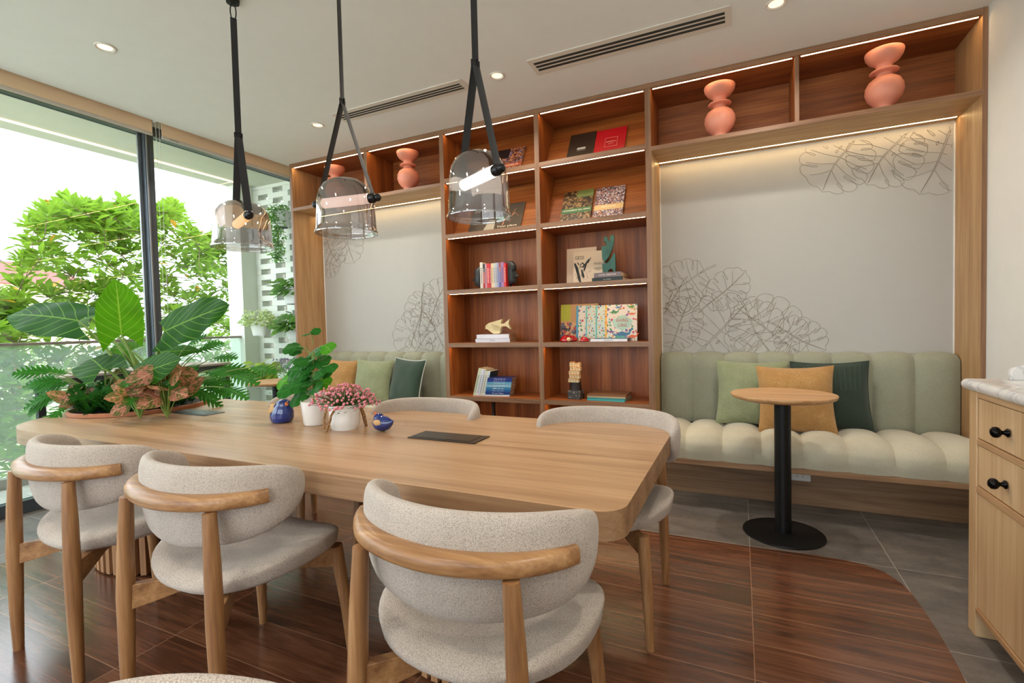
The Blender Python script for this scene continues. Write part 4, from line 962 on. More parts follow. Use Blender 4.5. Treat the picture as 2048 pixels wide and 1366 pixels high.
for k, (c_, th) in enumerate(st):
    th /= 1000; dx = .004*k
    flat(nms[k], c_, x0+dx, x1+dx, 3.63, .155, z, th, 10, ['', 'Thi tran Tiffany', 'Nha Gia Kim', 'Bay', 'Chua kip lon', 'Nhat ky', 'Mua he', 'Hoang tu'][k] or None, (226, 230, 236), 'books in the blue stack', .55, fit=.10); z += th+.0006
# --- below: black candlestick and small black object
o = MB().lathe([(.001, 0), (.048, 0), (.052, .006), (.050, .014), (.030, .024), (.019, .04), (.016, .07), (.015, .12), (.018, .16), (.024, .19), (.022, .20), (.001, .20)], 32, cap=False).build('black_candlestick', plain('glossy_black', (16, 15, 15), .12)); o.location = (-1.94, 3.74, .288+.09); tag(o, 'black turned candlestick on the bottom shelf, seen just over the table edge', 'candlestick')
for (a, b) in COLS: 
    m = MB(); m.box(a, b, D+.04, BK-.008, .342, .378); m.build('low_shelf', WX, U)
m = MB(); m.box(-.045, .045, -.03, .03, 0, .035); o = m.build('small_black_box', plain('glossy_black', (16, 15, 15), .12), None, .008); o.location = (-1.735, 3.74, .378); tag(o, 'small glossy black box right of the candlestick on the bottom shelf', 'box')
# --- right column
# fourth shelf from the top: grey magazines, sculpture, two books
z0 = 1.512
def board(label, c_, x0, x1, z1, zb, y0, tilt, th=.010, name='magazine', cat='magazine', cover=None, yaw=0):
    W_ = x1-x0; t = thing(name, label, cat, (x0, y0, zb), 0); t.rotation_euler = (radians(-tilt), 0, radians(yaw)); H = z1-zb
    m = MB(); m.box(0, W_, 0, .0015, 0, H); m.box(0, W_, th-.0015, th, 0, H); m.box(0, .0015, .0015, th-.0015, 0, H); m.build('cover', cover or bookmat(c_), t, .0005)
    m = MB(); m.box(.0015, W_-.002, .0015, th-.0015, .002, H-.002); m.build('pages', PAPER, t)
    return t, W_, H
def patch(t, nm, c_, a, b, lo, hi, d=.0006, mat=None):
    m = MB(); m.box(a, b, -d, 0, lo, hi); return m.build(nm, mat or plain('print_area_%d_%d_%d' % c_, c_, .45), t)
CREAM = (196, 176, 152)
g0, g1 = at(1133, 560, 3.80), at(1186, 494, 3.80)
board('plain cream magazine standing behind the sketch-covered one', CREAM, g0.x, g1.x+.02, g1.z+.006, z0, 3.80, 5)
g0, g1 = at(1146, 560, 3.775), at(1209, 498, 3.775)
t, W_, H_ = board('cream magazine lettered GESSI with a black ink sketch on its cover', (204, 184, 158), g0.x, g1.x, g1.z-.003, z0, 3.775, 5)
INKB = plain('black_print', (26, 24, 24), .5)
text('GESSI', .040, INKB, t, TR((.052, -.0006, H_-.048)) @ FACE, 'cover_lettering', .0003, fit=.072)
text('MAB20', .028, plain('grey_brown_print', (90, 80, 72), .5), t, TR((W_-.048, -.0006, H_*.60)) @ FACE, 'cover_lettering', .0003, fit=.082)
text('THE DESIGN OF\nTHE BATHROOM\nIS NOW', .009, INKB, t, TR((W_-.055, -.0006, H_*.44)) @ FACE, 'cover_lettering', .0003)
m = MB(); r_ = random.Random(5)
def stroke(m, pts, w=.004):
    m.tube([(p[0], -.001, p[1]) for p in pts], [w*(.6 if i in (0, len(pts)-1) else 1) for i in range(len(pts))], 6, [.0008]*len(pts), up=(1, 0, .01))
stroke(m, [(.012, H_*.66), (.03, H_*.5), (.05, H_*.2), (.062, .01)], .011); stroke(m, [(.13, H_*.76), (.105, H_*.62), (.088, H_*.4)], .008); stroke(m, [(.145, H_*.8), (.12, H_*.64)], .006)
stroke(m, [(.06, H_*.60), (.075, H_*.66), (.092, H_*.60), (.08, H_*.52), (.062, H_*.55)], .006); stroke(m, [(.07, H_*.45), (.08, H_*.3), (.09, H_*.2)], .010); stroke(m, [(.035, H_*.68), (.05, H_*.6)], .006)
for k in range(14): a = (r_.uniform(.03, .13), r_.uniform(.02, H_*.5)); stroke(m, [a, (a[0]+r_.uniform(-.03, .03), a[1]+r_.uniform(.01, .05))], .0015)
m.build('ink_sketch', INKB, t)
x0, x1 = at(1184, 562, 3.64).x, at(1247, 555, 3.64).x
flat('black book lying flat, lower one under the green sculpture', (24, 34, 28), x0, x1-.002, 3.64, .20, z0, .030, -3, 'the cookbook', (200, 190, 180), ts=.4, fit=.06)
flat('grey-mauve book lying flat under the green sculpture', (116, 100, 100), x0+.016, x1-.015, 3.64, .20, z0+.0306, .036, -3, 'HOTEL CREATION', (236, 228, 220), ts=.42, fit=.13)
zt = z0+.068; bx = at(1219, 543, 3.70).x
t = thing('green_bronze_sculpture', 'green bronze angular figure sculpture standing on two books', 'sculpture', (bx, 3.72, zt), radians(8))
GBR = plain('green_patina_bronze', (56, 92, 80), .42, .35, var=.25)
sc2 = [([(-.055, 0), (-.058, .072), (-.02, .078), (.0, .10), (.03, .148), (.042, .148), (.044, 0), (.026, 0), (.022, .022), (.008, .030), (-.008, .022), (-.014, 0)], -.016, .016),
       ([(-.040, .078), (-.055, .105), (-.060, .20), (-.02, .21), (-.028, .235), (-.042, .235), (-.040, .272), (-.014, .276), (-.008, .240), (.004, .245), (.008, .28), (.036, .284), (.036, .22), (.022, .175), (-.006, .115), (-.02, .10)], -.026, -.002)]
m = MB(); m.prism(sc2[0][0], *sc2[0][1:], 'XZ'); m.build('lower_figure', GBR, t, .003); m = MB(); m.prism(sc2[1][0], *sc2[1][1:], 'XZ'); m.build('upper_figure', GBR, t, .003)
# fifth shelf: children's books, ladybirds, flat magazines
z0 = 1.060
def confetti(name, bg, cols, scale, dist=.38):
    if name in MATS: return MATS[name]
    s = NT(name); v = s.n('ShaderNodeTexVoronoi', i_Scale=float(scale), i_Randomness=1.0); nz = s.n('ShaderNodeTexNoise', i_Scale=scale*1.3, i_Detail=1.0)
    co_ = s.coord(); mixv = s.n('ShaderNodeVectorMath', operation='MULTIPLY_ADD'); s.l(co_, nz.inputs['Vector']); s.l(nz.outputs['Color'], mixv.inputs[0]); mixv.inputs[1].default_value = (.02, .02, .02); s.l(co_, mixv.inputs[2]); s.l(mixv.outputs[0], v.inputs['Vector'])
    sp = s.n('ShaderNodeSeparateXYZ'); s.l(v.outputs['Color'], sp.inputs[0]); r = s.n('ShaderNodeValToRGB'); r.color_ramp.interpolation = 'CONSTANT'; e = r.color_ramp.elements
    while len(e) < len(cols): e.new(.5)
    for k, c_ in enumerate(cols): e[k].position = k/len(cols); e[k].color = lin(c_)
    s.l(sp.outputs[0], r.inputs[0]); lt = s.n('ShaderNodeMath', operation='LESS_THAN', i_1=dist); s.l(v.outputs['Distance'], lt.inputs[0])
    mc = s.n('ShaderNodeMix', data_type='RGBA'); s.l(lt.outputs[0], mc.inputs[0]); mc.inputs[6].default_value = lin(bg); s.l(r.outputs[0], mc.inputs[7]); s.l(mc.outputs[2], s.b.inputs['Base Color']); s.b.inputs['Roughness'].default_value = .4
    MATS[name] = s.m; return s.m
DINO = confetti('dinosaur_cover_print', (226, 214, 196), [(60, 110, 150), (60, 140, 70), (214, 90, 50), (140, 70, 130), (196, 60, 90), (90, 160, 150), (220, 150, 60)], 42)
SEA = confetti('sea_cover_print', (200, 210, 196), [(210, 80, 60), (60, 130, 80), (170, 60, 100), (60, 110, 150), (230, 180, 70)], 55)
DOT = confetti('character_cover_print', (170, 120, 90), [(60, 40, 40), (190, 60, 50), (220, 170, 110), (90, 90, 110)], 50, .7)
def kb(label, p0, p1, Y, tilt, cover, c_=(200, 200, 200), th=.012):
    a, b = at(p0[0], p0[1], Y), at(p1[0], p1[1], Y); return board(label, c_, a.x, b.x, b.z, z0, Y, tilt, th, 'childrens_book', "children's book", cover)
t, W_, H_ = kb('tan picture book with a lime panel, leftmost and furthest back of the children\'s books', (1121, 684), (1194, 606), 3.83, 6, None, (206, 156, 96))
patch(t, 'lime_panel', (184, 186, 52), .0, W_*.27, H_*.55, H_); patch(t, 'lower_print', (1, 1, 1), 0, W_*.48, 0, H_*.5, mat=DOT)
t, W_, H_ = kb('picture book with a blue spine and orange creature, second of the children\'s books', (1152, 684), (1185, 610), 3.80, 6, None, (226, 212, 186)); patch(t, 'blue_border', (84, 160, 190), 0, .018, 0, H_); patch(t, 'print', (1, 1, 1), .018, W_, 0, H_, mat=DINO)
t, W_, H_ = kb('sea life book with teal spine and yellow circle, left one of the matching pair', (1171, 684), (1206, 610), 3.78, 6, SEA); patch(t, 'teal_border', (110, 186, 176), 0, .012, 0, H_)
def disc(t, cx, cz, r, c_, y=-.0012, r0=0):
    m = MB(); n_ = 30; m.add([(cx+r*cos(2*pi*k/n_), y, cz+r*sin(2*pi*k/n_)) for k in range(n_)]+[(cx+r*cos(2*pi*k/n_), 0, cz+r*sin(2*pi*k/n_)) for k in range(n_)], [list(range(n_))]+[(k, (k+1) % n_, n_+(k+1) % n_, n_+k) for k in range(n_)]); return m.build('round_print', plain('print_area_%d_%d_%d' % c_, c_, .45), t)
disc(t, W_-.026, H_*.5, .036, (230, 190, 40)); disc(t, W_-.026, H_*.5, .011, (90, 160, 200), -.002)
t, W_, H_ = kb('sea life book with teal spine and yellow circle, right one of the matching pair', (1191, 684), (1226, 609), 3.76, 6, SEA); patch(t, 'teal_border', (110, 186, 176), 0, .012, 0, H_); disc(t, W_-.036, H_*.5, .036, (230, 190, 40)); disc(t, W_-.036, H_*.5, .011, (90, 160, 200), -.002)
t, W_, H_ = kb('white dinosaur picture book lettered KHUNG LONG, frontmost of the children\'s books', (1210, 684), (1273, 607), 3.74, 6, DINO, (200, 200, 200))
ORG = confetti('orange_dotted_strip', (232, 176, 60), [(206, 74, 40), (216, 96, 50)], 90); patch(t, 'dotted_strip', (1, 1, 1), 0, .014, 0, H_, mat=ORG)
m = MB(); n_ = 36; cx, cz = W_*.54, H_*.50; ol = [(cx+.075*cos(2*pi*k/n_)*(1+.08*sin(5*2*pi*k/n_)), cz+.052*sin(2*pi*k/n_)*(1+.08*cos(4*2*pi*k/n_))) for k in range(n_)]; m.prism(ol, -.001, 0, 'XZ'); m.build('title_cloud', plain('pale_mint_print', (176, 206, 186), .45), t)
text('KHUNG\nLONG', .037, plain('red_print', (196, 44, 40), .45), t, TR((cx, -.0012, cz-.002)) @ FACE, 'cover_lettering', .0004, fit=.088)
def creature(t, cx, cz, s, c_, flip=1):
    P = [(-1, .1), (-.6, -.05), (-.35, .12), (0, .22), (.3, .12), (.55, .1), (.75, .42), (.95, .5), (.98, .36), (.82, .28), (.66, -.08), (.36, -.18), (.34, -.42), (.24, -.42), (.2, -.2), (-.2, -.2), (-.24, -.42), (-.34, -.42), (-.36, -.15), (-.65, -.18)]
    m = MB(); m.prism([(cx+flip*a*s, cz+b*s) for a, b in P], -.0014, 0, 'XZ'); m.build('creature_print', plain('print_area_%d_%d_%d' % c_, c_, .45), t)
creature(t, cx, cz-.085, .085, (70, 116, 150)); creature(t, .07, H_*.80, .045, (60, 130, 64)); creature(t, W_-.04, H_*.74, .035, (222, 100, 50), -1); creature(t, .05, H_*.26, .035, (120, 70, 130), -1); creature(t, W_-.035, H_*.13, .05, (220, 96, 44)); creature(t, W_*.5, H_*.12, .045, (90, 170, 150), -1); creature(t, W_-.045, H_*.93, .035, (90, 150, 70), -1); creature(t, .10, H_*.93, .03, (80, 120, 160))
x0, x1 = at(1182, 682, 3.65).x, at(1255, 681, 3.65).x
flat('thin white book lying flat in front of the dinosaur book', (224, 228, 232), x0, x1, 3.63, .10, z0, .019, 4, 'BRANDED', (80, 84, 96), ts=.45, fit=.07)
flat('slate blue magazine lying on top of the thin white book', (88, 112, 122), x0+.03, x1+.014, 3.645, .085, z0+.0195, .006, 2)
REDG = plain('red_glaze', (176, 18, 24), .07, coat=.8, var=.05); CRG = plain('cream_glaze', (226, 206, 156), .15, coat=.5)
def ladybird(label, px, Y, s, yaw):
    t = thing('ceramic_ladybird', label, 'figurine', (at(px, 684, Y).x, Y, z0), radians(yaw))
    m = MB(); m.grid(26, 12, lambda a, b: (s*1.0*cos(2*pi*a)*cos(pi/2*b), s*.85*sin(2*pi*a)*cos(pi/2*b), s*.18+s*.85*sin(pi/2*b)), cu=True); m.lathe([(.001, 0), (s*.75, 0), (s*.92, s*.12), (s*.95, s*.2)], 26, cap=False); m.build('shell', REDG, t)
    m = MB(); m.ball((s*.78, 0, s*.36), s*.36, 16, 12, (1, 1.1, .9)); m.build('head', CRG, t)
    m = MB()
    for (a, b) in ((.5, .5), (-.6, .6), (1.9, .55), (-2.0, .5), (3.0, .3), (.1, 1.1)):
        p = Vector((s*1.0*cos(a)*cos(b), s*.85*sin(a)*cos(b), s*.18+s*.85*sin(b))); m.ball(p, s*.10, 8, 6)
    for dy in (-.13, .13): m.ball((s*1.08, s*dy, s*.42), s*.055, 8, 6)
    m.build('black_spots', plain('black_glaze', (14, 12, 12), .1), t)
ladybird('large red ceramic ladybird with cream head, left front of the children\'s books', 1132, 3.66, .052, -40)
ladybird('red ceramic ladybird half hidden behind the larger one', 1144, 3.73, .047, 200)
ladybird('small red ceramic ladybird with its head to the left, in front of the sea books', 1169, 3.66, .037, 190)
# sixth shelf: little village sculpture and magazine stack
z0 = .608; g = at(1149, 797, 3.66)
t = thing('hill_village_sculpture', 'cream miniature hill village on dark rock and a marble block', 'sculpture', (g.x, 3.70, z0), radians(-6))
m = MB(); m.box(-.052, .052, -.045, .045, 0, .068); m.build('marble_base', confetti('dark_marble', (62, 60, 60), [(80, 78, 78), (44, 42, 42), (150, 140, 128)], 60), t, .003)
def rock(a, b):
    R = .050*(1-.38*b)*(1+.12*noise.noise(Vector((cos(2*pi*a)*3, sin(2*pi*a)*3, b*5)))); return (R*cos(2*pi*a), R*.85*sin(2*pi*a), .068+.13*b)
m = MB(); m.grid(14, 9, rock, cu=True, smooth=False); m.build('rock', plain('dark_brown_rock', (40, 30, 28), .5, var=.3), t)
r_ = random.Random(9); mh = MB(); mr = MB(); mw = MB()
for lv in range(5):
    for k in range(4):
        hx = -.034+.022*k+(lv % 2)*.006; hz = .135+lv*.030; hy = -.034+.008*lv+r_.uniform(-.002, .002); w_ = .0095; h_ = r_.uniform(.022, .032)
        mh.box(hx-w_, hx+w_, hy-.012, hy+.02, hz, hz+h_)
        mr.add([(hx-w_-.002, hy-.014, hz+h_), (hx+w_+.002, hy-.014, hz+h_), (hx, hy-.014, hz+h_+.009), (hx-w_-.002, hy+.02, hz+h_), (hx+w_+.002, hy+.02, hz+h_), (hx, hy+.02, hz+h_+.009)], [(0, 1, 2), (3, 5, 4), (0, 2, 5, 3), (1, 4, 5, 2), (0, 3, 4, 1)])
        for dx in (-.004, .004): mw.box(hx+dx-.0015, hx+dx+.0015, hy-.0126, hy-.0119, hz+h_*.55, hz+h_*.55+.005)
mh.build('houses', plain('cream_plaster_houses', (222, 200, 160), .6, var=.1), t); mr.build('roofs', plain('ochre_roofs', (206, 150, 90), .6, var=.2), t); mw.build('windows', INKB, t)
x0, x1 = at(1174, 797, 3.64).x, at(1250, 797, 3.64).x; z = z0
for k, (c_, th) in enumerate([((72, 170, 170), 12), ((60, 140, 142), 12), ((196, 176, 140), 8), ((150, 110, 74), 8), ((120, 84, 56), 7)]):
    flat(['turquoise magazine at the bottom of the low stack', 'teal magazine second from the bottom of the low stack', 'cream magazine in the middle of the low stack', 'tan magazine second from the top of the low stack', 'brown covered magazine on top of the low stack'][k], c_, x0+.003*(k % 2), x1+.002*k, 3.64, .22, z, th/1000, -2+k*.8, group='magazines beside the village sculpture', pages=PP2); z += th/1000+.0006
# display rows on the sloped backs
TL = math.degrees(math.atan2(BK-.025-(D+.13), 2.832-2.455))
TL2 = math.degrees(math.atan2(BK-.025-(D+.13), 2.419-1.985))
def disp(label, p0, p1, zs, tl, c_, cover=None, cat='book', dy=0):
    Yb = D+.125-dy; a = at(p0[0], p0[1], Yb+.02); b = at(p1[0], p1[1], Yb+.06)
    zt = b.z; Hs = (zt-zs)/cos(radians(tl)) + .02
    t = thing('display_book', label, cat, (a.x, Yb-.012, zs+.002)); t.rotation_euler = (radians(-tl), 0, 0); W_ = b.x-a.x; th = .012
    m = MB(); m.box(0, W_, 0, .002, 0, Hs); m.box(0, W_, th-.002, th, 0, Hs); m.box(0, .002, .002, th-.002, 0, Hs); m.build('cover', cover or bookmat(c_), t, .0006)
    m = MB(); m.box(.002, W_-.002, .002, th-.002, .002, Hs-.002); m.build('pages', PAPER, t); return t, W_, Hs
PR1 = confetti('ochre_figures_print', (52, 34, 30), [(150, 90, 60), (196, 140, 90), (90, 50, 44), (120, 110, 150), (60, 30, 26)], 80, .75)
PR2 = confetti('dark_sepia_print', (40, 32, 24), [(84, 62, 34), (120, 92, 52), (34, 26, 20), (60, 44, 26), (150, 118, 70)], 62, .7)
PR3 = confetti('crowd_print', (60, 52, 66), [(150, 140, 150), (96, 80, 90), (40, 36, 50), (170, 120, 90), (120, 60, 56), (210, 200, 200)], 110, .75)
t, W_, H_ = disp('dark brown book with a small silver label on the top sloped shelf', (1133, 318), (1187, 258), 2.455, TL, (48, 38, 32)); patch(t, 'silver_label', (190, 186, 178), W_*.36, W_*.68, H_*.40, H_*.47)
text('LIMITED EDITION', .007, plain('silver_print', (190, 186, 178), .4), t, TR((W_*.52, -.0006, H_*.36)) @ FACE, 'cover_lettering', .0003, fit=W_*.32)
t, W_, H_ = disp('red book with a square frame lettered GENERAL on the top sloped shelf', (1187, 312), (1250, 248), 2.455, TL, (176, 22, 34))
SIL = plain('silver_pink_print', (226, 170, 166), .4); m = MB(); a, b, c1, c2_ = W_*.33, W_*.74, H_*.33, H_*.66
for q in ((a, b, c1, c1+.0015), (a, b, c2_-.0015, c2_), (a, a+.0015, c1, c2_), (b-.0015, b, c1, c2_)): m.box(q[0], q[1], -.0006, 0, q[2], q[3])
m.build('square_frame', SIL, t); text('GENERAL', .02, SIL, t, TR((W_*.535, -.0006, H_*.51)) @ FACE, 'cover_lettering', .0003, fit=W_*.33); text('collection', .01, SIL, t, TR((W_*.535, -.0006, H_*.44)) @ FACE, 'cover_lettering', .0003, fit=W_*.18)
t, W_, H_ = disp('sepia art book lettered LEONARDO DA VINCI on a green band', (1121, 440), (1183, 377), 1.985, TL2, (1, 1, 1), PR2); patch(t, 'green_band', (58, 104, 54), 0, W_, H_*.30, H_*.45); patch(t, 'olive_corner', (104, 116, 64), W_*.45, W_, H_*.78, H_); text('LEONARDO DA VINCI', .02, plain('white_print', (236, 234, 226), .4), t, TR((W_*.5, -.0008, H_*.385)) @ FACE, 'cover_lettering', .0003, fit=W_*.90)
t, W_, H_ = disp('art book with a crowded cover lettered RENOIR on a tan band', (1187, 434), (1247, 369), 1.985, TL2, (1, 1, 1), PR3); patch(t, 'tan_band', (204, 170, 116), 0, W_, H_*.29, H_*.45); text('RENOIR', .02, plain('pale_print', (236, 222, 196), .4), t, TR((W_*.5, -.0008, H_*.38)) @ FACE, 'cover_lettering', .0003, fit=W_*.5)
t, W_, H_ = disp('art book lettered MICHELANGELO, half behind the right pendant lamp', (975, 346), (1044, 290), 2.455, TL, (1, 1, 1), PR1); patch(t, 'rust_band', (160, 74, 50), 0, W_, H_*.22, H_*.38); patch(t, 'dark_corner', (24, 20, 24), 0, W_*.55, H_*.62, H_); text('MICHELANGELO', .02, plain('pale_print', (236, 222, 196), .4), t, TR((W_*.48, -.0008, H_*.30)) @ FACE, 'cover_lettering', .0003, fit=W_*.86)
t, W_, H_ = disp('dark grey magazine seen through and below the right pendant glass', (938, 462), (992, 412), 1.985, TL2, (70, 62, 54)); text('INTERNI', .03, plain('pale_print', (236, 222, 196), .4), t, TR((W_*.5, -.0008, H_*.84)) @ FACE, 'cover_lettering', .0003, fit=W_*.8); m = MB(); m.prism([(W_*.55, 0), (W_, 0), (W_, H_*.45), (W_*.75, H_*.45)], -.0008, 0, 'XZ'); m.build('pale_shape', plain('print_area_170_160_140', (170, 160, 140), .45), t)
t, W_, H_ = disp('charcoal book lettered Your place, right of the pendant glass', (989, 455), (1045, 404), 1.985, TL2, (66, 58, 50)); text('Your place', .03, plain('pale_print', (236, 222, 196), .4), t, TR((W_*.48, -.0008, H_*.17)) @ FACE, 'cover_lettering', .0003, fit=W_*.75)
m = MB(); stroke(m, [(W_*.30, H_*.2), (W_*.36, H_*.42), (W_*.5, H_*.55), (W_*.42, H_*.75)], .006); stroke(m, [(W_*.5, H_*.45), (W_*.7, H_*.62), (W_*.85, H_*.5)], .003); stroke(m, [(W_*.55, H_*.3), (W_*.62, H_*.6), (W_*.7, H_*.78)], .002); m.build('dancer_line_art', plain('copper_print', (206, 140, 104), .4), t)

# ================================================================== BALCONY AND OUTSIDE
SOF = plain('soffit_paint', (200, 202, 186), .85, var=.02); STUC = plain('white_render', (226, 230, 220), .85, var=.02)
def sbox(name, mat, x0, x1, y0, y1, z0, z1, bev=0):
    m = MB(); m.box(x0, x1, y0, y1, z0, z1); return struct(m.build(name, mat, None, bev))
sbox('floor', tile_mat('balcony_tile', ((196, 192, 184), (210, 206, 200), (222, 218, 212)), .6, .6, 0, 0, (140, 136, 130), .6, False), -5.75, XL-.1, -3, 5.2, -.12, -.02)
sbox('ceiling', SOF, -5.55, XL-.1, -3, 5.2, 2.94, 3.2)
sbox('wall_balcony_column', STUC, -5.60, -5.34, 3.93, 4.25, -.02, 2.94)
m = MB(); m.box(-5.30, -5.285, -2.9, 3.9, 2.925, 2.94); tag(m.build('soffit_light_strip', emit('soffit_led', (255, 214, 160), 2.0)), 'thin warm light line set along the balcony soffit outside the window', 'light strip')
t = thing('glass_railing', 'clear glass balcony railing with a flat taupe handrail outside the window', 'railing', (-5.42, 0, 0))
m = MB(); m.box(-.03, .03, -2.9, 3.93, 1.13, 1.155); m.build('handrail', plain('taupe_rail', (150, 138, 128), .45, .4), t, .004)
for k in range(5):
    y0 = -2.9+k*1.37; m = MB(); m.box(-.006, .006, y0, y0+1.355, .04, 1.13); m.build('glass_panel', glass('railing_glass', (.82, .90, .87, 1), .8, haze=.10), t)  # pale haze mixed into the panes to whiten the view behind them
m = MB(); m.box(-.05, .05, -2.9, 3.93, -.02, .06); m.build('base_channel', plain('pale_channel', (176, 172, 162), .5), t)
# open-brick screen
m = MB(); y0, y1 = 4.12, 4.24
rows = 46; rh = .0635; pitch = .50; op = .165
for r in range(rows):
    z = -.02+r*rh; off = 0 if r % 2 else pitch/2; x = -5.34-off
    if r % 1 == 0:
        while x < -3.6:
            a, b = max(x, -5.34), min(x+pitch-op, -3.9)
            if b > a: m.box(a, b, y0+.002*(r % 2), y1, z, z+rh-.0015)
            x += pitch
m.box(-5.34, -3.9, y0, y1, -.02+rows*rh, 2.945)
struct(m.build('wall_breeze_screen', STUC))
sbox('wall_neighbour', plain('beige_far_wall', (150, 142, 124), .9, var=.1), -5.9, -3.6, 4.75, 4.85, -.02, 2.94)
# hanging planters
POTW = plain('white_plastic_planter', (232, 232, 228), .45)
LGR = leafmat('pothos_leaf', (84, 126, 56), (140, 172, 96), .3, .35, 3); LIME = leafmat('lime_pothos_leaf', (142, 162, 66), (176, 190, 106), .3, .35, 3)
VAR = leafmat('variegated_leaf', (120, 150, 90), (190, 200, 150), .35, .4, 3, blot=(222, 224, 196)); TRL = leafmat('trailing_leaf', (84, 134, 56), (140, 176, 96), .4, .4, 1)
def wallpot(px, py, Y, w_, label, lm, n, r, ls, trail=0, flowers=None, pot=True):
    g = at(px, py, Y); t = thing('hanging_planter', label, 'hanging planter', (g.x, Y, g.z)); rn2 = random.Random(label)
    if pot:
        m = MB(); N = 64; h = .17
        def fn(a, b):
            an = 2*pi*a; q = .72+.28*b; fl = 1+.03*(abs(sin(N/4*an))) ; ry = .62
            return (w_/2*q*fl*math.copysign(abs(cos(an))**.7, cos(an)), w_/2*ry*q*fl*math.copysign(abs(sin(an))**.7, sin(an)), -h+h*b)
        m.grid(N, 5, fn, cu=True); m.lathe([(w_*.35, -h)], 8); vs = [fn(k/N, 0) for k in range(N)]; m.add(vs, [list(range(N))]); vs = [tuple(Vector(fn(k/N, 1))-Vector((0, 0, .02))) for k in range(N)]; m.add(vs, [list(range(N))])
        m.build('pot', POTW, t)
        m = MB(); m.box(-.01, .01, w_*.28, 4.12-Y, -.03, -.01); m.build('hook', POTW, t)
    ml = MB()
    for k in range(n):
        a = rn2.uniform(0, 2*pi); e = rn2.uniform(0, 1)
        if trail and rn2.random() < .85: q = Vector((rn2.gauss(0, w_*.25), -abs(rn2.gauss(0, .05))-.03, -rn2.random()**1.0*trail+.06))
        else: q = Vector((cos(a)*r*1.2*e**.5, sin(a)*r*.8*e**.5-.04, rn2.uniform(-.05, r*.9*(1-e*.6))))
        d = Vector((cos(a)+rn2.uniform(-.4, .4), sin(a)-.5, rn2.uniform(-.9, .4))).normalized()
        leaf(ml, q, q+d*ls*rn2.uniform(.7, 1.3), ls*(.8 if not trail else .4), (rn2.uniform(-.4, .4), -.6, .8), .2, nu=6, nv=4)
    ml.build('foliage', lm, t)
    if flowers:
        mf = MB()
        for k in range(150): mf.ball((rn2.gauss(0, .07), rn2.gauss(-.02, .04), rn2.uniform(.03, .16)), .006, 5, 4)
        mf.build('blossoms', flowers, t)
wallpot(560, 425, 4.00, .24, 'trailing green planter highest on the white brick screen', TRL, 950, .12, .045, .62)
wallpot(588, 578, 3.98, .28, 'white ribbed planter of green pothos high on the brick screen, beside the bookcase edge', LGR, 110, .17, .10)
wallpot(592, 648, 3.98, .27, 'white ribbed planter of green pothos lower on the brick screen, beside the bookcase edge', LGR, 120, .17, .10)
wallpot(522, 642, 3.92, .27, 'white ribbed planter of variegated small leaves on the brick screen', VAR, 300, .17, .045)
wallpot(528, 746, 3.92, .26, 'white ribbed planter of lime green pothos on the brick screen above the side table', LIME, 150, .17, .09)
wallpot(575, 745, 3.90, .24, 'planter with purple blossoms and pale trailing stems behind the round-leaved plant', TRL, 420, .12, .03, .5, plain('purple_blossoms', (132, 104, 150), .6, var=.2))
# balcony table
t = thing('balcony_table', 'slatted-top balcony table with dark metal legs outside, behind the planter', 'table', (-4.98, 2.62, -.02))
for k in range(6): m = MB(); m.box(-.30+k*.1, -.21+k*.1, -.68, .66, .895, .915); m.build('slat', plain('grey_teak', (176, 160, 144), .7), t, .003)
m = MB(); m.box(-.28, .28, -.64, .62, .84, .893); m.build('frame', plain('charcoal_steel', (50, 52, 56), .5, .5), t)
for sx in (-1, 1):
    for sy in (-1, 1): m = MB(); m.box(sx*.27-.025, sx*.27+.025, sy*.62-.025, sy*.62+.025, 0, .84); m.build('leg', plain('charcoal_steel', (50, 52, 56), .5, .5), t)
# ground and house
m = MB(); m.box(-120, -6, -60, 90, -4.3, -4.2); o = m.build('ground', plain('pale_ground', (232, 230, 214), .9, var=.15)); struct(o); o.name = 'ground'
t = thing('neighbour_house', 'cream house with a blue-grey gable and red tiled roof beyond the trees', 'house', (-30, 9.5, -4.2))
m = MB(); m.box(-6, 4, -7, 2.2, 0, 7.6); m.build('wall', plain('cream_house_wall', (226, 214, 186), .9), t)
RT_ = plain('red_roof_tiles', (150, 84, 78), .8, var=.2)
m = MB(); m.add([(-6.5, -7.5, 7.5), (4.6, -7.5, 7.5), (4.6, 2.8, 7.5), (-6.5, 2.8, 7.5), (-6.5, -4, 8.6), (2.2, -4, 8.6), (2.2, 1.0, 8.6), (-6.5, 1.0, 8.6)], [(0, 1, 2, 3), (0, 4, 5, 1), (1, 5, 6, 2), (2, 6, 7, 3), (4, 7, 6, 5), (0, 3, 7, 4)]); m.build('roof', RT_, t)
m = MB(); m.add([(-5, -6, 8.4), (1.5, -6, 8.4), (1.5, .8, 8.4), (-5, .8, 8.4), (-5, -3, 11.0), (1.5, -3, 11.0)], [(0, 1, 5, 4), (1, 2, 5), (2, 3, 4, 5), (0, 4, 3), (0, 3, 2, 1)]); m.build('gable_roof', plain('blue_grey_slates', (78, 92, 128), .7, var=.2), t)
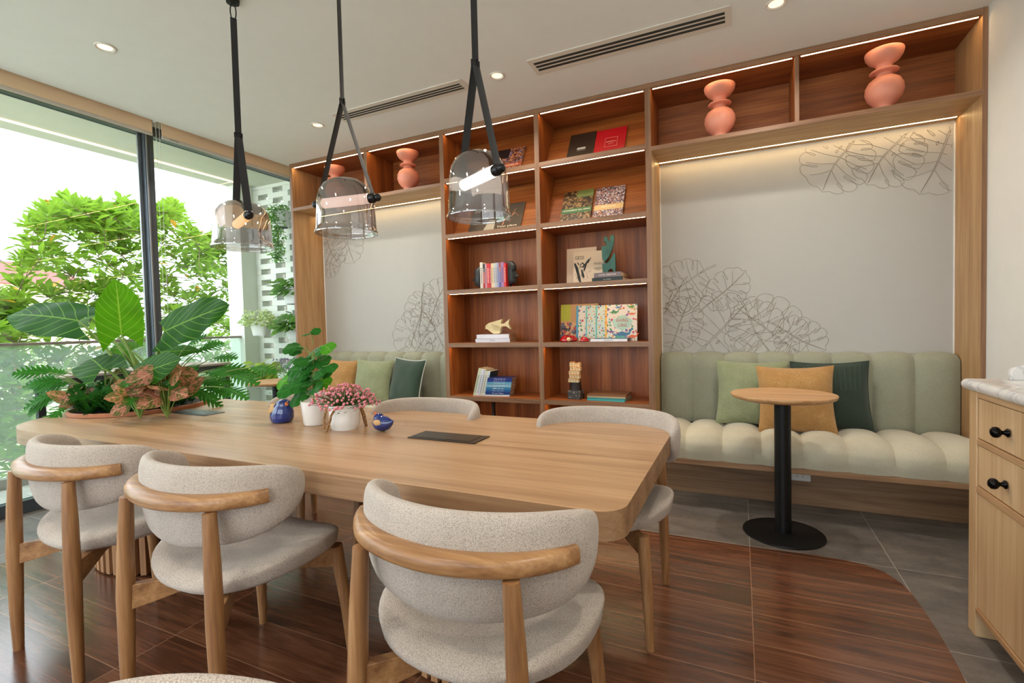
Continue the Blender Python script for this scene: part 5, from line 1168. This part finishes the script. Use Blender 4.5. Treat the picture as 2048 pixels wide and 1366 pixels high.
# trees
TREEL = leafmat('tree_leaf', (98, 126, 50), (132, 158, 78), .45, .5, 1); TREEY = plain('yellowed_leaf', (232, 170, 50), .6)
BARK = plain('grey_brown_bark', (120, 100, 84), .9, var=.2)
def quick_leaf(m, b, d, L, w_, n_):
    sd = d.cross(n_).normalized(); p1 = b+d*L*.62; 
    m.add([b, p1+sd*w_*.5+n_*.004, b+d*L-n_*L*.08, p1-sd*w_*.5+n_*.004, p1-n_*.012], [(0, 4, 1), (1, 4, 2), (2, 4, 3), (3, 4, 0)], True, [(0, .5), (.6, 1), (1, .5), (.6, 0), (.6, .5)])
def tree(base, label, tips, seed, lscale=1.0, yellow=.012):
    t = thing('leafy_tree', label, 'tree', base); r = random.Random(seed); B = Vector(base); mt = MB(); ml = MB(); my = MB()
    nodes = [Vector((0, 0, 0)), Vector((.1, 0, 1.2)), Vector((.15, .1, 2.2)), Vector((-.1, .5, 3.0)), Vector((.2, -.5, 3.0)), Vector((0, .1, 3.3))]
    for i, j in ((0, 1), (1, 2), (2, 3), (2, 4), (2, 5)): mt.tube([nodes[i], nodes[i].lerp(nodes[j], .5)+Vector((.04, -.03, 0)), nodes[j]], [.09-.012*i, .075-.01*i, .06-.01*i], 7)
    TT = sorted([Vector(q)-B for q in tips], key=lambda v: (v-Vector((0, 0, 2.6))).length)
    for q in TT:
        f_ = min(nodes[2:], key=lambda v: (v-q).length*(1.0 if v.z < q.z+.05 else 1.8)); mid = f_.lerp(q, .5)+Vector((r.uniform(-.10, .10), r.uniform(-.12, .12), r.uniform(-.12, -.02)))
        w_ = .006+.012*max(0, 1-(q-Vector((0, 0, 3))).length/3.0)
        mt.tube([f_, mid, q], [w_*1.3, w_, w_*.7], 5); nodes.append(q)
        for (c_, nn, rad) in ((q, r.randint(11, 16), .0), (q+Vector((r.uniform(-.12, .12), r.uniform(-.12, .12), -.14)), r.randint(5, 9), .05), (mid, 4, .08)):
            for k in range(nn):
                a = 2*pi*k/nn*2.4+r.random(); el = r.uniform(-.15, 1.15) if rad == 0 else r.uniform(-.6, .7)
                d = Vector((cos(a)*cos(el), sin(a)*cos(el), sin(el))).normalized(); L = r.uniform(.12, .20)*lscale
                o_ = c_+Vector((r.uniform(-1, 1), r.uniform(-1, 1), r.uniform(-1, 1)))*rad; up = Vector((r.uniform(-.3, .3), r.uniform(-.3, .3), 1)); up = (up-d*up.dot(d)); up = up.normalized() if up.length > .05 else d.orthogonal().normalized()
                quick_leaf(my if r.random() < yellow else ml, o_+d*.02, d, L, L*.40, up)
    mt.build('trunk_and_branches', BARK, t); ml.build('foliage', TREEL, t)
    if my.v: my.build('yellow_leaves', TREEY, t)
    print('tree', label, len(ml.f))
def skyline(s):      # height of the crown against the horizontal direction y/x
    P = [(-.20, 1.9), (-.36, 1.62), (-.375, 2.55), (-.43, 3.0), (-.49, 2.85), (-.505, 3.12), (-.545, 2.9), (-.59, 3.25), (-.62, 2.95), (-.66, 2.55), (-.69, 2.95), (-.80, 2.9), (-1.2, 2.9)]
    P = sorted((-a, b) for a, b in P)
    for (a, b), (c_, d) in zip(P[:-1], P[1:]):
        if a <= s <= c_: return b+(d-b)*(s-a)/(c_-a)
    return 1.9
def tips(x0, x1, y0, y1, n, seed, zlo, thin=1.0):
    r = random.Random(seed); out = []
    while len(out) < n:
        x = r.uniform(x0, x1); y = r.uniform(y0, y1); zt = CAM.z+(skyline(y/-x)-1.2)*(-x)/8.0
        z = r.uniform(zlo, zt) if seed != 5 else r.uniform(zlo, .9)
        if seed != 5 and r.random() < .25: z = zt-r.random()*.15
        out.append((x, y, z))
    return out
tree((-8.3, 2.2, -4.2), 'leafy tree with upright leaf rosettes filling the wide window pane', tips(-9.2, -7.0, .6, 3.0, 260, 1, -.4), 11, 1.2)
tree((-8.4, 4.4, -4.2), 'leafy tree seen through the narrow pane right of the window mullion', tips(-9.4, -7.2, 3.0, 6.5, 380, 2, -.4), 12, 1.2)
tree((-11.0, 1.2, -4.2), 'leafy tree further back at the left edge of the window view', tips(-12.5, -10.0, -.5, 4.0, 150, 3, -2.2), 13, 1.1)
tree((-11.5, 6.4, -4.2), 'leafy tree further back beside the white balcony column', tips(-13.0, -10.2, 4.0, 9.0, 150, 4, -2.2), 14, 1.1)
tree((-8.0, 3.3, -4.2), 'low shrubby tree seen through the glass railing', tips(-8.6, -6.6, .4, 5.0, 130, 5, -2.4), 15)
